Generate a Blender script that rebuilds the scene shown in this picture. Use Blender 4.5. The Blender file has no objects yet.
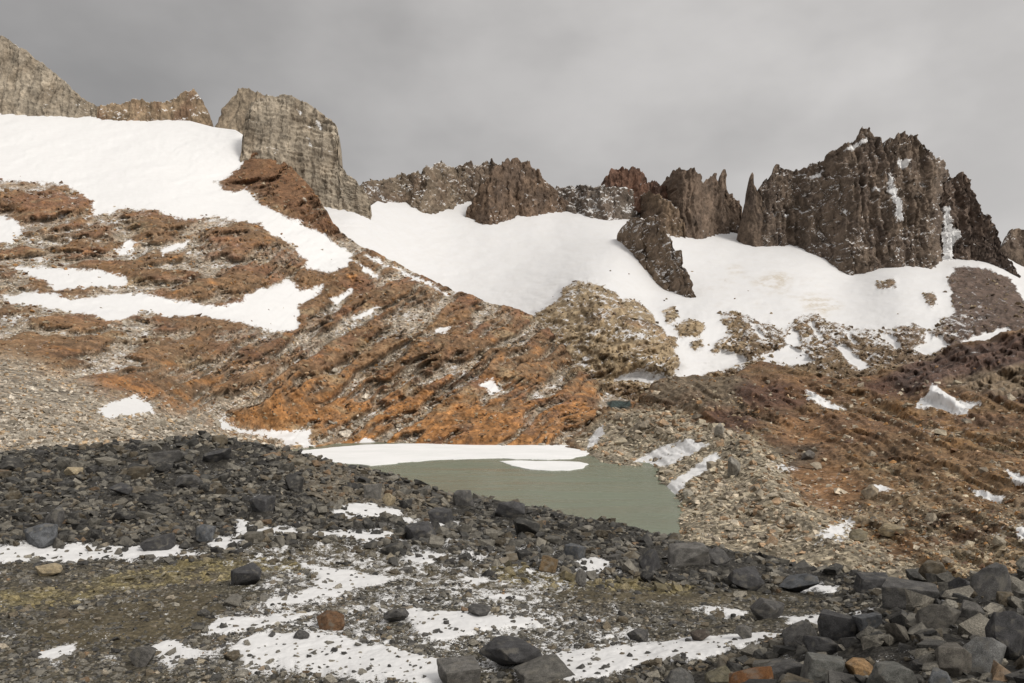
import bpy, math, random
import numpy as np
F32 = np.float32
rng = np.random.default_rng(11)
scene = bpy.context.scene
col = scene.collection
FX, CX, CY = 800.0, 512.0, 400.0        # focal length in pixels, optical centre, eye-level row

# ------------------------------------------------------------------ noise
_p = np.random.default_rng(5).permutation(256)
PERM = np.concatenate([_p, _p, _p]).astype(np.int32)
_g = np.random.default_rng(6).normal(size=(256, 3)); _g /= np.linalg.norm(_g, axis=1)[:, None]
GRAD = _g.astype(F32)
def perlin(x, y, z):
    x, y, z = [np.asarray(a, dtype=np.float64) for a in np.broadcast_arrays(x, y, z)]
    xi, yi, zi = np.floor(x), np.floor(y), np.floor(z)
    fx, fy, fz = (x-xi).astype(F32), (y-yi).astype(F32), (z-zi).astype(F32)
    X, Y, Z = xi.astype(np.int64) & 255, yi.astype(np.int64) & 255, zi.astype(np.int64) & 255
    u, v, w = [f*f*f*(f*(f*6-15)+10) for f in (fx, fy, fz)]
    def g(i, j, k):
        h = PERM[PERM[PERM[X+i]+Y+j]+Z+k]
        G = GRAD[h]
        return G[..., 0]*(fx-i)+G[..., 1]*(fy-j)+G[..., 2]*(fz-k)
    def L(a, b, t): return a+(b-a)*t
    r = L(L(L(g(0,0,0), g(1,0,0), u), L(g(0,1,0), g(1,1,0), u), v),
          L(L(g(0,0,1), g(1,0,1), u), L(g(0,1,1), g(1,1,1), u), v), w)
    return r*1.6
def fbm(x, y, z, octv=4, gain=.5, lac=2.03):
    s, a, n = 0., 1., 0.
    for o in range(octv):
        s = s+a*perlin(x+17.3*o, y-9.1*o, z+4.7*o); n += a
        a *= gain; x, y, z = x*lac, y*lac, z*lac
    return s/n
def ridged(x, y, z, octv=4, gain=.5, lac=2.07):
    s, a, n = 0., 1., 0.
    for o in range(octv):
        s = s+a*(1-2*np.abs(perlin(x+31.7*o, y+11.9*o, z-8.3*o))); n += a
        a *= gain; x, y, z = x*lac, y*lac, z*lac
    return s/n
def billow(x, y, z, octv=3): return -ridged(x, y, z, octv)
def sstep(a, b, x):
    t = np.clip((x-a)/(b-a), 0, 1); return t*t*(3-2*t)
def mix(a, b, t): return a+(b-a)*t

# ------------------------------------------------------------------ polygons and curves
def sdist(poly, px, py):
    """signed distance to a polygon, positive inside"""
    P = np.asarray(poly, float); n = len(P)
    d = np.full(px.shape, 1e9, F32); ins = np.zeros(px.shape, bool)
    for i in range(n):
        x0, y0 = P[i]; x1, y1 = P[(i+1) % n]
        ex, ey = x1-x0, y1-y0
        t = np.clip(((px-x0)*ex+(py-y0)*ey)/(ex*ex+ey*ey+1e-9), 0, 1)
        d = np.minimum(d, (px-x0-t*ex)**2+(py-y0-t*ey)**2)
        if y0 != y1:
            c = ((y0 > py) != (y1 > py)) & (px < ex*(py-y0)/ey+x0)
            ins ^= c
    d = np.sqrt(d)
    return np.where(ins, d, -d)
def inmask(polys, px, py, f=3.0):
    m = np.zeros(px.shape, F32)
    for p in polys: m = np.maximum(m, sstep(-f, f, sdist(p, px, py)))
    return m
def sfield(polys, px, py):
    d = np.full(px.shape, -1e3, F32); idx = np.full(px.shape, -1, int)
    for i, p in enumerate(polys):
        s = sdist(p, px, py); b = s > d
        d = np.where(b, s, d); idx = np.where(b, i, idx)
    return d, idx
def curve(pts):
    a = np.asarray(pts, float)
    return lambda px: np.interp(px, a[:, 0], a[:, 1])
def rbf(pts):
    """thin plate spline of log distance over (px, py)"""
    a = np.asarray(pts, float); X = a[:, :2]/300.0; f = np.log(a[:, 2])
    n = len(a)
    def U(r2): return np.where(r2 > 1e-12, r2*np.log(np.maximum(r2, 1e-12)), 0)
    D = ((X[:, None]-X[None])**2).sum(-1)
    A = np.zeros((n+3, n+3)); A[:n, :n] = U(D)+np.eye(n)*1e-3
    A[:n, n] = 1; A[:n, n+1:] = X; A[n, :n] = 1; A[n+1:, :n] = X.T
    w = np.linalg.solve(A, np.concatenate([f, [0, 0, 0]]))
    def ev(px, py):
        px = np.clip(px, -110, 1134)/300.0; py = py/300.0
        s = w[n]+w[n+1]*px+w[n+2]*py
        for i in range(n):
            r2 = (px-X[i, 0])**2+(py-X[i, 1])**2
            s = s+w[i]*U(r2)
        return np.exp(s)
    return ev
def world(px, py, Y): return (px-CX)/FX*Y, Y, -(py-CY)/FX*Y

# ------------------------------------------------------------------ meshes
def mesh_np(name, V, Fc, mat, smooth=True, attrs=None, kind=None, label=None):
    V = np.ascontiguousarray(V, F32); Fc = np.ascontiguousarray(Fc, np.int32)
    k = Fc.shape[1]
    me = bpy.data.meshes.new(name)
    me.vertices.add(len(V)); me.vertices.foreach_set('co', V.ravel())
    me.loops.add(Fc.size); me.loops.foreach_set('vertex_index', Fc.ravel())
    me.polygons.add(len(Fc)); me.polygons.foreach_set('loop_start', np.arange(0, Fc.size, k, dtype=np.int32))
    me.update(calc_edges=True)
    me.polygons.foreach_set('use_smooth', np.full(len(Fc), bool(smooth)))
    for an, av in (attrs or {}).items():
        if av.ndim == 2:
            at = me.attributes.new(an, 'FLOAT_COLOR', 'POINT')
            c = np.ones((len(V), 4), F32); c[:, :3] = av
            at.data.foreach_set('color', c.ravel())
        else:
            at = me.attributes.new(an, 'FLOAT', 'POINT')
            at.data.foreach_set('value', np.ascontiguousarray(av, F32))
    me.materials.append(mat)
    o = bpy.data.objects.new(name, me); col.objects.link(o)
    if kind: o['kind'] = kind
    if label: o['label'] = label
    return o
def tag(o, label, cat, group=None):
    o['label'] = label; o['category'] = cat
    if group: o['group'] = group
    return o
def grid_faces(nr, nc):
    i = np.arange(nr*nc).reshape(nr, nc)
    return np.stack([i[:-1, :-1], i[:-1, 1:], i[1:, 1:], i[1:, :-1]], -1).reshape(-1, 4)
def sub(V, Fc, keep, attrs):
    f = Fc[keep]; u, inv = np.unique(f, return_inverse=True)
    return V[u], inv.reshape(f.shape), {k: a[u] for k, a in attrs.items()}
def biggest(mask2d):
    m = mask2d.copy(); best, bn = None, 0
    H_, W_ = m.shape
    for sy, sx in zip(*np.nonzero(mask2d)):
        if not m[sy, sx]: continue
        st_ = [(sy, sx)]; m[sy, sx] = False; comp = []
        while st_:
            a, b = st_.pop(); comp.append((a, b))
            for c_, d_ in ((a+1, b), (a-1, b), (a, b+1), (a, b-1)):
                if 0 <= c_ < H_ and 0 <= d_ < W_ and m[c_, d_]: m[c_, d_] = False; st_.append((c_, d_))
        if len(comp) > bn: best, bn = comp, len(comp)
    out = np.zeros_like(mask2d)
    if best: a = np.array(best); out[a[:, 0], a[:, 1]] = True
    return out
def grid_normals(P):
    du = np.gradient(P, axis=1); dv = np.gradient(P, axis=0)
    n = np.cross(du, dv); n /= np.linalg.norm(n, axis=-1, keepdims=True)+1e-9
    n *= np.sign(n[..., 2:3]+1e-9)
    return n

# ------------------------------------------------------------------ materials
class NT:
    def __init__(s, mat):
        mat.use_nodes = True; s.t = mat.node_tree; s.t.nodes.clear()
    def n(s, typ, **kw):
        nd = s.t.nodes.new(typ)
        for k, v in kw.items():
            if k.startswith('i_'):
                nd.inputs[k[2:].replace('_', ' ')].default_value = v
            else: setattr(nd, k, v)
        return nd
    def l(s, a, b): s.t.links.new(a, b)
    def noise(s, vec, scale, detail=6, rough=.6):
        nd = s.n('ShaderNodeTexNoise'); nd.inputs['Scale'].default_value = scale
        nd.inputs['Detail'].default_value = detail; nd.inputs['Roughness'].default_value = rough
        s.l(vec, nd.inputs['Vector']); return nd.outputs['Fac']
    def math(s, op, a, b=None, c=None, clamp=False):
        nd = s.n('ShaderNodeMath', operation=op, use_clamp=clamp)
        for i, v in enumerate((a, b, c)):
            if v is None: continue
            if isinstance(v, (int, float)): nd.inputs[i].default_value = v
            else: s.l(v, nd.inputs[i])
        return nd.outputs[0]
    def rng(s, v, a, b, c, d, smooth=False):
        nd = s.n('ShaderNodeMapRange'); nd.clamp = True
        if smooth: nd.interpolation_type = 'SMOOTHSTEP'
        s.l(v, nd.inputs[0])
        for i, k in enumerate((a, b, c, d)): nd.inputs[i+1].default_value = k
        return nd.outputs[0]
    def mixc(s, f, a, b, blend='MIX'):
        nd = s.n('ShaderNodeMix', data_type='RGBA', blend_type=blend)
        ins = [nd.inputs[0], nd.inputs[6], nd.inputs[7]]
        for i, v in zip(ins, (f, a, b)):
            if isinstance(v, (int, float)): i.default_value = v
            elif isinstance(v, tuple): i.default_value = (*v, 1)
            else: s.l(v, i)
        return nd.outputs[2]
def terrain_mat(name, s1, s2, bump_d, snow_noise, snow_col=(.70, .70, .70), var=.55, cell=None, fleck=.8, dirt_amt=.18):
    """ground albedo from the 'tint' attribute broken up by noise; snow where the 'snow' attribute passes a noisy threshold"""
    m = bpy.data.materials.new(name); t = NT(m)
    pos = t.n('ShaderNodeNewGeometry').outputs['Position']
    tint = t.n('ShaderNodeAttribute', attribute_name='tint').outputs['Color']
    snow = t.n('ShaderNodeAttribute', attribute_name='snow').outputs['Fac']
    n1 = t.noise(pos, s1, 7, .62); n2 = t.noise(pos, s2, 7, .65)
    k = t.math('MULTIPLY', t.rng(n1, .3, .7, 1-var, 1+var), t.rng(n2, .3, .7, 1-var*.8, 1+var*.8))
    height = t.math('ADD', n2, t.math('MULTIPLY', n1, .8))
    if cell:
        wv = t.n('ShaderNodeVectorMath', operation='ADD'); t.l(pos, wv.inputs[0])
        wn = t.n('ShaderNodeTexNoise'); wn.inputs['Scale'].default_value = cell*.6; t.l(pos, wn.inputs['Vector'])
        ws = t.n('ShaderNodeVectorMath', operation='SCALE'); t.l(wn.outputs['Color'], ws.inputs[0]); ws.inputs['Scale'].default_value = .8/cell; t.l(ws.outputs[0], wv.inputs[1])
        vo = t.n('ShaderNodeTexVoronoi'); vo.inputs['Scale'].default_value = cell; t.l(wv.outputs[0], vo.inputs['Vector'])
        vr = t.n('ShaderNodeSeparateColor'); t.l(vo.outputs['Color'], vr.inputs[0])
        ca = t.n('ShaderNodeAttribute', attribute_name='cells').outputs['Fac']
        kc = t.math('MULTIPLY', t.rng(vr.outputs[0], 0, 1, .6, 1.5), t.rng(vo.outputs['Distance'], .25, .75, 1.2, .65))
        k = t.math('MULTIPLY', k, t.math('ADD', 1., t.math('MULTIPLY', ca, t.math('SUBTRACT', kc, 1.))))
        height = t.math('SUBTRACT', height, t.math('MULTIPLY', t.math('MULTIPLY', vo.outputs['Distance'], 1.4), ca))
    hs = t.n('ShaderNodeVectorMath', operation='SCALE'); t.l(tint, hs.inputs[0]); t.l(k, hs.inputs['Scale'])
    n3 = t.noise(pos, s2*3.2, 5, .7)
    thr = t.math('ADD', t.math('ADD', snow, t.math('MULTIPLY', t.math('SUBTRACT', n2, .5), snow_noise)), t.math('MULTIPLY', t.math('SUBTRACT', n3, .5), fleck))
    sf = t.rng(thr, .44, .56, 0, 1, True)
    stn = t.n('ShaderNodeAttribute', attribute_name='stain').outputs['Fac']
    dirt = t.mixc(t.math('MULTIPLY', stn, t.rng(n2, .35, .6, .2, 1.)), t.mixc(t.rng(n1, .42, .72, 0, dirt_amt), snow_col, (.60, .59, .575)), (.42, .36, .27))
    c = t.mixc(sf, hs.outputs[0], dirt)
    b = t.n('ShaderNodeBsdfPrincipled'); t.l(c, b.inputs['Base Color'])
    t.l(t.rng(sf, 0, 1, .88, .7), b.inputs['Roughness']); b.inputs['Specular IOR Level'].default_value = .25
    bp = t.n('ShaderNodeBump'); bp.inputs['Distance'].default_value = bump_d
    t.l(t.rng(sf, 0, 1, 1., .12), bp.inputs['Strength'])
    t.l(height, bp.inputs['Height']); t.l(bp.outputs[0], b.inputs['Normal'])
    o = t.n('ShaderNodeOutputMaterial'); t.l(b.outputs[0], o.inputs[0])
    return m
M_far = terrain_mat('far_rock_and_snow', .035, .16, 3.0, .5, snow_col=(.625, .625, .63), dirt_amt=.5)
M_mid = terrain_mat('slope_rock_and_snow', .07, .35, 1.6, .55, cell=.45)
M_near = terrain_mat('gravel_and_snow', 1.2, 9.0, .06, .55, var=.4, cell=9., snow_col=(.655, .655, .655))
def stone_mat(name, src, sc=3.0, bump=.03):
    m = bpy.data.materials.new(name); t = NT(m)
    tc = t.n('ShaderNodeTexCoord').outputs['Object']
    if src == 'object':
        oi = t.n('ShaderNodeObjectInfo'); base = oi.outputs['Color']; rnd = oi.outputs['Random']
        ad = t.n('ShaderNodeVectorMath', operation='ADD'); t.l(tc, ad.inputs[0])
        mu = t.math('MULTIPLY', rnd, 57.0); t.l(mu, ad.inputs[1]); pos = ad.outputs[0]
    else:
        base = t.n('ShaderNodeAttribute', attribute_name='tint').outputs['Color']; pos = tc
    n1 = t.noise(pos, sc, 6, .6); n2 = t.noise(pos, sc*9, 5, .7)
    n3 = t.noise(pos, sc*26, 3, .6)
    k = t.math('MULTIPLY', t.math('MULTIPLY', t.rng(n1, .3, .7, .5, 1.5), t.rng(n2, .35, .65, .6, 1.5)), t.rng(n3, .35, .65, .7, 1.4))
    hs = t.n('ShaderNodeVectorMath', operation='SCALE'); t.l(base, hs.inputs[0]); t.l(k, hs.inputs['Scale'])
    # pale lichen / mineral stain
    c = t.mixc(t.rng(t.noise(pos, sc*.7, 4, .5), .54, .66, 0, .5), hs.outputs[0], (.20, .185, .155))
    b = t.n('ShaderNodeBsdfPrincipled'); t.l(c, b.inputs['Base Color'])
    b.inputs['Roughness'].default_value = .82; b.inputs['Specular IOR Level'].default_value = .3
    bp = t.n('ShaderNodeBump'); bp.inputs['Distance'].default_value = bump; bp.inputs['Strength'].default_value = .8
    t.l(t.math('ADD', n2, n1), bp.inputs['Height']); t.l(bp.outputs[0], b.inputs['Normal'])
    o = t.n('ShaderNodeOutputMaterial'); t.l(b.outputs[0], o.inputs[0])
    return m
M_boulder = stone_mat('boulder_rock', 'object', 2.6, .05)
M_rubble = stone_mat('rubble_rock', 'attr', 3.0, .02)
M_scree = stone_mat('scree_rock', 'attr', .5, .1)

# ------------------------------------------------------------------ terrain sheets
class Sheet:
    """a ground sheet: columns are bearings from the viewpoint, rows run from near to far, then down the hidden far side"""
    def __init__(s, px0, px1, step, top, bot, Yf, nrows, vs=None):
        s.px = np.arange(px0, px1+.01, step); s.vs = np.linspace(0, 1, nrows) if vs is None else vs
        s.top, s.bot = top(s.px), bot(s.px)
        s.PX = np.broadcast_to(s.px, (len(s.vs), len(s.px))).copy()
        s.PY = s.bot+(s.top-s.bot)*s.vs[:, None]
        s.Yd = Yf(s.PX, s.PY)
        s.x, s.y, s.z = world(s.PX, s.PY, s.Yd)
    def finish(s, dz, dr=None, back=None):
        k = 1. if dr is None else 1-dr/s.y          # dr: metres towards the valley
        s.P = np.stack([s.x*k, s.y*k, s.z*k+dz], -1)
        s.nr0 = len(s.vs)
        if back is not None:            # far side rows: (metres back, metres down)
            rows = [s.P]
            for b, d in back:
                r = s.P[-1:].copy(); k = 1+b/np.maximum(r[..., 1], 1)
                r[..., 0] *= k; r[..., 1] *= k; r[..., 2] -= d; rows.append(r)
            s.P = np.concatenate(rows, 0)
    def ext(s, a):
        n = s.P.shape[0]-a.shape[0]
        return np.concatenate([a, np.repeat(a[-1:], n, 0)], 0) if n else a
    def at(s, px, py):
        """ground point seen along a bearing: bilinear lookup in the sheet"""
        u = (px-s.px[0])/(s.px[1]-s.px[0])
        iu = np.clip(np.floor(u).astype(int), 0, len(s.px)-2); fu = u-iu
        top = np.interp(px, s.px, s.top); bot = np.interp(px, s.px, s.bot)
        v = np.interp((py-bot)/(top-bot), s.vs, np.arange(len(s.vs)))
        iv = np.clip(np.floor(v).astype(int), 0, len(s.vs)-2); fv = v-iv
        P = s.P; fu = fu[:, None]; fv = fv[:, None]
        return (P[iv, iu]*(1-fu)+P[iv, iu+1]*fu)*(1-fv)+(P[iv+1, iu]*(1-fu)+P[iv+1, iu+1]*fu)*fv
    def attr_at(s, a, px, py):
        u = np.clip(np.round((px-s.px[0])/(s.px[1]-s.px[0])).astype(int), 0, len(s.px)-1)
        top = np.interp(px, s.px, s.top); bot = np.interp(px, s.px, s.bot)
        v = np.clip(np.round(np.interp((py-bot)/(top-bot), s.vs, np.arange(len(s.vs)))).astype(int), 0, len(s.vs)-1)
        return a[v, u]
def C(*a): return np.array(a, F32)
def paint(tint, c, m): return tint*(1-m[..., None])+c*m[..., None]

RUST, RUST2, BROWN, TAN, GREY = C(.265,.130,.048), C(.165,.078,.036), C(.125,.075,.042), C(.30,.235,.15), C(.225,.195,.155)
DARKB, MAROON, OCHRE, OLIVE = C(.088,.062,.046), C(.085,.042,.028), C(.27,.155,.055), C(.15,.12,.055)

# ================================================================== 1  left massif
L1top = curve([(-300,111),(-60,112),(0,113),(108,117),(150,119),(190,121),(212,127),(235,130),(262,146),(290,168),(313,192),(325,209),(332,224),(345,236),(360,246),
               (400,265),(411,271),(453,291),(485,302),(513,310),(537,320),(562,345),(576,366),(590,377),(605,392),(630,401),(645,408)])
L1bot = curve([(-300,490),(0,480),(200,465),(300,474),(330,470),(345,462),(600,458),(645,458)])
L1Y = rbf([(330,456,505),(450,454,508),(600,452,515),(640,450,530),(270,450,470),(300,440,520),(230,440,400),(0,475,90),(-110,480,90),(200,462,150),(0,440,160),(100,440,185),(-110,440,150),(180,438,270),
           (0,400,240),(100,400,300),(-110,400,240),(0,365,340),(150,370,440),(250,400,500),(-110,365,330),(400,400,690),(500,400,680),(590,405,720),(620,425,640),
           (300,215,1330),(335,240,1250),(400,280,1130),(470,305,1040),(530,340,950),(570,375,860),(605,405,740),(645,410,720),(0,300,620),(150,300,720),(300,300,920),(400,330,860),
           (480,345,840),(-110,300,600),(0,230,1000),(150,230,1050),(250,230,1160),(0,185,1250),(-110,185,1240),(100,180,1350),(240,180,1500),(0,113,1800),(-110,110,1800),(100,118,1800),(200,125,1750),(245,130,1690)])
S = Sheet(-240, 645, 1.25, L1top, L1bot, L1Y, 330)
x, y, z, PX, PY = S.x, S.y, S.z, S.PX, S.PY
def strata(x, y, th, la, lc, seed, octv=4):
    ca, sa = math.cos(th), math.sin(th)
    return fbm((x*ca+y*sa)/la+seed, (-x*sa+y*ca)/lc, z/60., octv, .55)
wR = sstep(150, 330, PX+.5*(PY-300))                          # steep diagonal bedding on the right, flatter to the left
bx, by_ = PX+14*fbm(PX/60, PY/40, 3.1, 3), PY+11*fbm(PX/60, PY/40, 9.4, 3)
def bedding(dip, lc, la, seed, octv=4):
    return fbm((bx-dip*by_)/la+seed, (by_+dip*bx)/lc, seed*1.7, octv, .55)
st = mix(bedding(.16, 14, 80, 8.7), bedding(.62, 15, 86, 3.3), wR)
st2 = mix(bedding(.16, 6.5, 40, 18.7, 3), bedding(.62, 7., 46, 13.3, 3), wR)
dip = mix(.16, .55, wR); al, ac = bx-dip*by_, by_+dip*bx
rg = ridged(PX/30, PY/22, 2.2, 4, .55); rid2 = ridged(al/17, ac/9, 6.1, 3, .6)
fine = fbm(PX/5, PY/4, 4.4, 3, .65); fin2 = ridged(al/7, ac/4.2, 1.4, 3, .6)
band = sstep(-.16, .12, st+.14*rid2+.12*st2)                             # 1 on the rock ribs, 0 in the gullies between them
relief = 6*band+5*st+4.0*st2*(.35+.65*band)+(4.2*rg+2.7*rid2+1.2*fine+1.6*fin2)*(.35+.65*band)
wpx = PX+11*fbm(PX/20, PY/10, 1.7, 5, .68); wpy = PY+6.5*fbm(PX/20, PY/10, 7.7, 5, .68)
SN1 = [  # snow on the left massif, in bearing/height coordinates
 [(-260,80),(250,80),(250,130),(247,150),(241,168),(236,176),(215,184),(222,190),(238,192),(245,188),(262,205),(300,222),(325,236),(352,250),(355,262),(330,262),(320,272),(305,262),(290,246),(262,226),(235,222),(215,219),(180,221),(150,212),(120,211),(92,216),(84,222),(95,202),(70,190),(35,182),(-30,182),(-260,182)],
 [(274,228),(300,232),(330,246),(352,258),(346,268),(326,272),(306,268),(304,258),(312,246),(296,238)],
 [(7,268),(40,265),(70,267),(110,272),(122,277),(132,286),(91,288),(60,291),(39,281)],
 [(0,296),(39,292),(70,298),(128,292),(158,297),(211,305),(239,302),(253,292),(278,283),(292,278),(299,291),(312,289),(328,283),(318,295),(301,309),(296,330),(270,332),(246,325),(211,318),(170,318),(140,312),(122,324),(95,318),(70,313),(40,308),(10,306)],
 [(98,410),(112,402),(130,395),(145,398),(151,404),(157,414),(140,418),(109,420)],
 [(212,412),(222,420),(243,430),(275,431),(312,429),(308,440),(318,447),(306,450),(270,440),(240,434),(222,430)],
 [(-20,214),(16,218),(22,230),(12,244),(-20,245)],
 [(114,252),(126,244),(141,241),(136,248),(118,257)],[(158,249),(175,244),(192,238),(184,248),(163,255)],
 [(476,384),(492,380),(503,391),(494,396)],[(426,336),(440,328),(452,325),(446,334)],
 [(318,456),(345,446),(366,438),(380,445),(410,449),(380,460),(340,460)],
 [(364,253),(372,256),(412,273),(452,294),(452,298),(410,278),(368,259)],[(356,262),(372,268),(378,278),(366,274)],[(330,300),(352,288),(356,291),(336,305)],[(350,318),(378,304),(380,308),(354,324)],
 [(210,195),(240,205),(262,215),(250,222),(215,214)],
]
sd, _ = sfield(SN1, wpx, wpy)
shoreflat = sstep(300, 345, PX)*sstep(438, 447, PY)
bigs = sstep(-3, 6, sd)
skirt = inmask([[(236,170),(248,150),(262,140),(300,160),(318,195),(332,220),(345,240),(320,232),(296,214),(268,200),(250,190),(232,196),(214,188)]], wpx, wpy, 4)
inlow = band
scree = inmask([[(-260,360),(20,358),(45,372),(90,384),(110,396),(170,410),(215,425),(250,436),(290,446),(320,460),(300,500),(-260,520)]], wpx, wpy, 14)
relief *= (1-.9*sstep(-12, 5, sd))*(1-.82*scree)*(1-.95*shoreflat)
relief *= np.clip(S.Yd/720, .35, 1.7)
relief += scree*1.2*fbm(x/9, y/12, z/9, 4, .6)+bigs*(3.5*fbm(x/70, y/120, 2.2, 3)+1.8*fbm(PX/18, PY/5, 4.4, 4, .65))
S.finish(.22*relief, 1.9*relief, back=[(30,6),(90,45),(200,140),(420,330)])
N = grid_normals(S.P)[:S.nr0]
tint = np.zeros(PX.shape+(3,), F32)+C(.160,.100,.056)
nA = fbm(x/70, y/110, z/70, 4); nB = fbm(x/22, y/34, z/22, 4, .6); nC = fbm(x/130+7, y/160, z/100, 3)
tint = paint(tint, C(.165,.090,.054), sstep(-.1, .35, nA)*.9); tint = paint(tint, C(.30,.146,.052), sstep(-.2, .3, nB+.55*sstep(330, 440, PY)-.32)*.85)
tint = paint(tint, C(.24,.15,.075), sstep(.1, .5, nC)*.5)
tint = paint(tint, C(.255,.195,.12), sstep(.12, .42, fbm(x/50-3, y/70, z/50+5, 4, .6))*.75)
gully = (1-inlow)*sstep(-.7, -.15, nB+.2*wR)*(1-.35*sstep(255,200,PY))
tint = paint(tint, GREY*1.35, gully*.85)
px1 = perlin(PX/2.6, PY/2.2, 3.)
blk = ridged(PX/9+.4*PY/9, PY/8, 7.7, 3, .55)
tint *= np.clip(1+.35*st2+.25*fin2+.35*fine+.35*px1+.25*blk, .3, 1.9)[..., None]
tint = paint(tint, GREY*1.75, scree*.92)
tint = paint(tint, C(.26,.17,.09), scree*sstep(.25,.5,nB)*.6)
tint = paint(tint, C(.165,.088,.048), skirt*.8)
tint *= mix(C(.95,.93,.91), C(1,1,1), np.maximum(scree, gully*.6)[..., None])
pond = inmask([[(606,402),(620,400.5),(630,402),(632,409),(622,412),(610,410)]], PX, PY, 1.2); tint = paint(tint, C(.045,.062,.058), pond)
pond0 = inmask([[(606,402),(620,400.5),(630,402),(632,409),(622,412),(610,410)]], PX, PY, 1.2)
fl = fbm(al/7, ac/2.4, 9.9, 3, .7)
snow = .5+sd/11.0
snow = np.where(sd > 22, 1.2, snow-.30*fl-.16*np.clip(fine*1.5+rid2, -1.2, 1.6)*(1-.4*bigs))
dust = .315+.25*(N[..., 2]-.80)-.09*fin2-.07*rid2+.13*gully*(1-scree)-.06*st+.22*fbm(x/34, y/46, z/30, 4, .6)+.07*sstep(270, 180, PY)-.35*shoreflat+.01*scree-.12*skirt
dust = np.minimum(dust+.30*fl*(1-.6*scree)-.01, .56)*(1-.3*shoreflat)*(1-.6*pond0)
snow = np.maximum(snow, np.minimum(dust, .56)); snow = np.clip(snow, 0, 1.3)
at = {'tint': S.ext(tint).reshape(-1, 3), 'snow': S.ext(snow).ravel(), 'cells': S.ext(np.maximum(scree, gully*.7)).ravel()}
V = S.P.reshape(-1, 3); Fc = grid_faces(*S.P.shape[:2])
fs = S.ext(np.where(sd > 0, snow, 0)).ravel()[Fc].mean(1)
fc_scree = S.ext(scree).ravel()[Fc].mean(1) > .5
px_f = S.ext(PX).ravel()[Fc].mean(1); py_f = S.ext(PY).ravel()[Fc].mean(1)
isn = fs > .5
for nm, k, lb in (('snowfield', isn, 'white upper snowfield and snow ribbons on the rust mountainside at left'),
                  ('scree_slope', fc_scree & ~isn, 'pale grey scree apron at the foot of the rust mountainside'),
                  ('mountainside', ~fc_scree & ~isn, 'rust and brown banded rock mountainside above the lake')):
    v, f, a = sub(V, Fc, k, at); mesh_np(nm, v, f, M_mid, True, a, 'structure', lb)
L1 = S; L1.screeA = scree; L1.snowA = snow; L1.gully = gully

# ================================================================== 2  middle and right snowfield
L2top = curve([(330,204),(368,207),(380,199),(400,197),(430,203),(470,192),(505,196),(552,196),(620,205),(680,215),(735,222),(742,226),(850,236),(940,240),(946,236),(1003,246),(1030,258),(1300,300)])
L2bot = curve([(300,330),(480,420),(1300,430)])
L2Y = rbf([(330,250,1340),(340,204,1590),(365,209,1600),(365,196,1700),(385,190,1900),(450,190,2070),(560,195,2150),(560,208,2100),(450,207,1980),(620,215,2100),(700,238,1990),(740,243,2000),(850,273,1850),(940,265,1880),(850,236,2080),
           (1005,250,2150),(1024,265,2080),(1134,300,2000),(450,285,1450),(550,300,1240),(650,300,1300),(700,320,1130),(600,385,880),(560,380,900),(700,380,930),(760,360,990),(900,345,1100),(1024,325,1300),(1134,325,1300),
           (800,300,1400),(900,300,1420),(450,400,930),(330,330,1150),(620,420,780),(1024,420,760),(800,410,780),(1134,420,760),(605,300,1110),(619,240,1660),(640,264,1490),(691,300,1330),(650,335,990),(560,350,1010)])
S = Sheet(300, 1260, 1.25, L2top, L2bot, L2Y, 200)
x, y, z, PX, PY = S.x, S.y, S.z, S.PX, S.PY
wpx = PX+6*fbm(PX/22, PY/13, 21.7, 4, .6); wpy = PY+5*fbm(PX/22, PY/13, 27.7, 4, .6)
R2 = [ [(540,312),(556,303),(565,290),(578,284),(592,283),(607,291),(622,300),(640,305),(652,315),(660,328),(670,345),(680,365),(672,378),(655,374),(640,372),(620,375),(606,386),(590,420),(480,420),(500,330)],
 [(722,314),(735,312),(760,322),(783,332),(795,320),(815,315),(832,322),(850,328),(870,333),(890,330),(915,325),(930,334),(945,322),(956,312),(952,296),(950,280),(957,266),(985,268),(1008,278),(1026,300),(1280,330),(1280,440),(690,440),(690,400),(705,376),(720,362),(712,350),(728,336)],
 [(590,383),(612,380),(630,382),(655,385),(700,388),(700,420),(590,420)],
 [(672,325),(688,321),(703,325),(698,335),(680,336)],[(664,312),(674,309),(676,318),(668,322)],[(876,284),(894,282),(894,287),(880,288)],[(926,296),(936,298),(938,306),(930,306)],[(940,318),(956,322),(954,330),(944,328)],
 [(664,340),(672,336),(678,345),(670,350)],[(690,342),(700,340),(704,347),(694,350)]]
SN2 = [[(755,353),(775,350),(790,345),(806,352),(816,363),(800,368),(765,362)],[(833,345),(846,346),(858,356),(872,367),(860,373),(842,360)],[(912,346),(930,340),(940,333),(950,345),(940,352),(925,357)],
       [(955,345),(970,338),(1005,326),(1012,330),(985,345),(962,352)],[(782,336),(790,326),(797,330),(804,345),(794,348)],[(700,358),(722,349),(740,354),(748,364),(720,372),(700,374)],[(842,326),(850,330),(860,346),(852,345)],[(876,334),(890,334),(905,346),(896,350),(882,342)],[(806,322),(813,320),(826,340),(820,342)],[(925,330),(934,336),(930,346),(922,342)],[(748,322),(756,324),(768,342),(758,340)]]
rd, _ = sfield(R2, wpx, wpy); sd2, _ = sfield(SN2, wpx, wpy)
rock = sstep(-3, 4, rd)*(1-sstep(-2, 3, sd2))
knob = inmask(R2[:1], wpx, wpy, 8)
kx, ky = PX+10*fbm(PX/40, PY/30, 3.7, 3), PY+8*fbm(PX/40, PY/30, 8.7, 3)
st = fbm((kx-.5*ky)/60, (ky+.5*kx)/10, 2.2, 4, .55)
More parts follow.
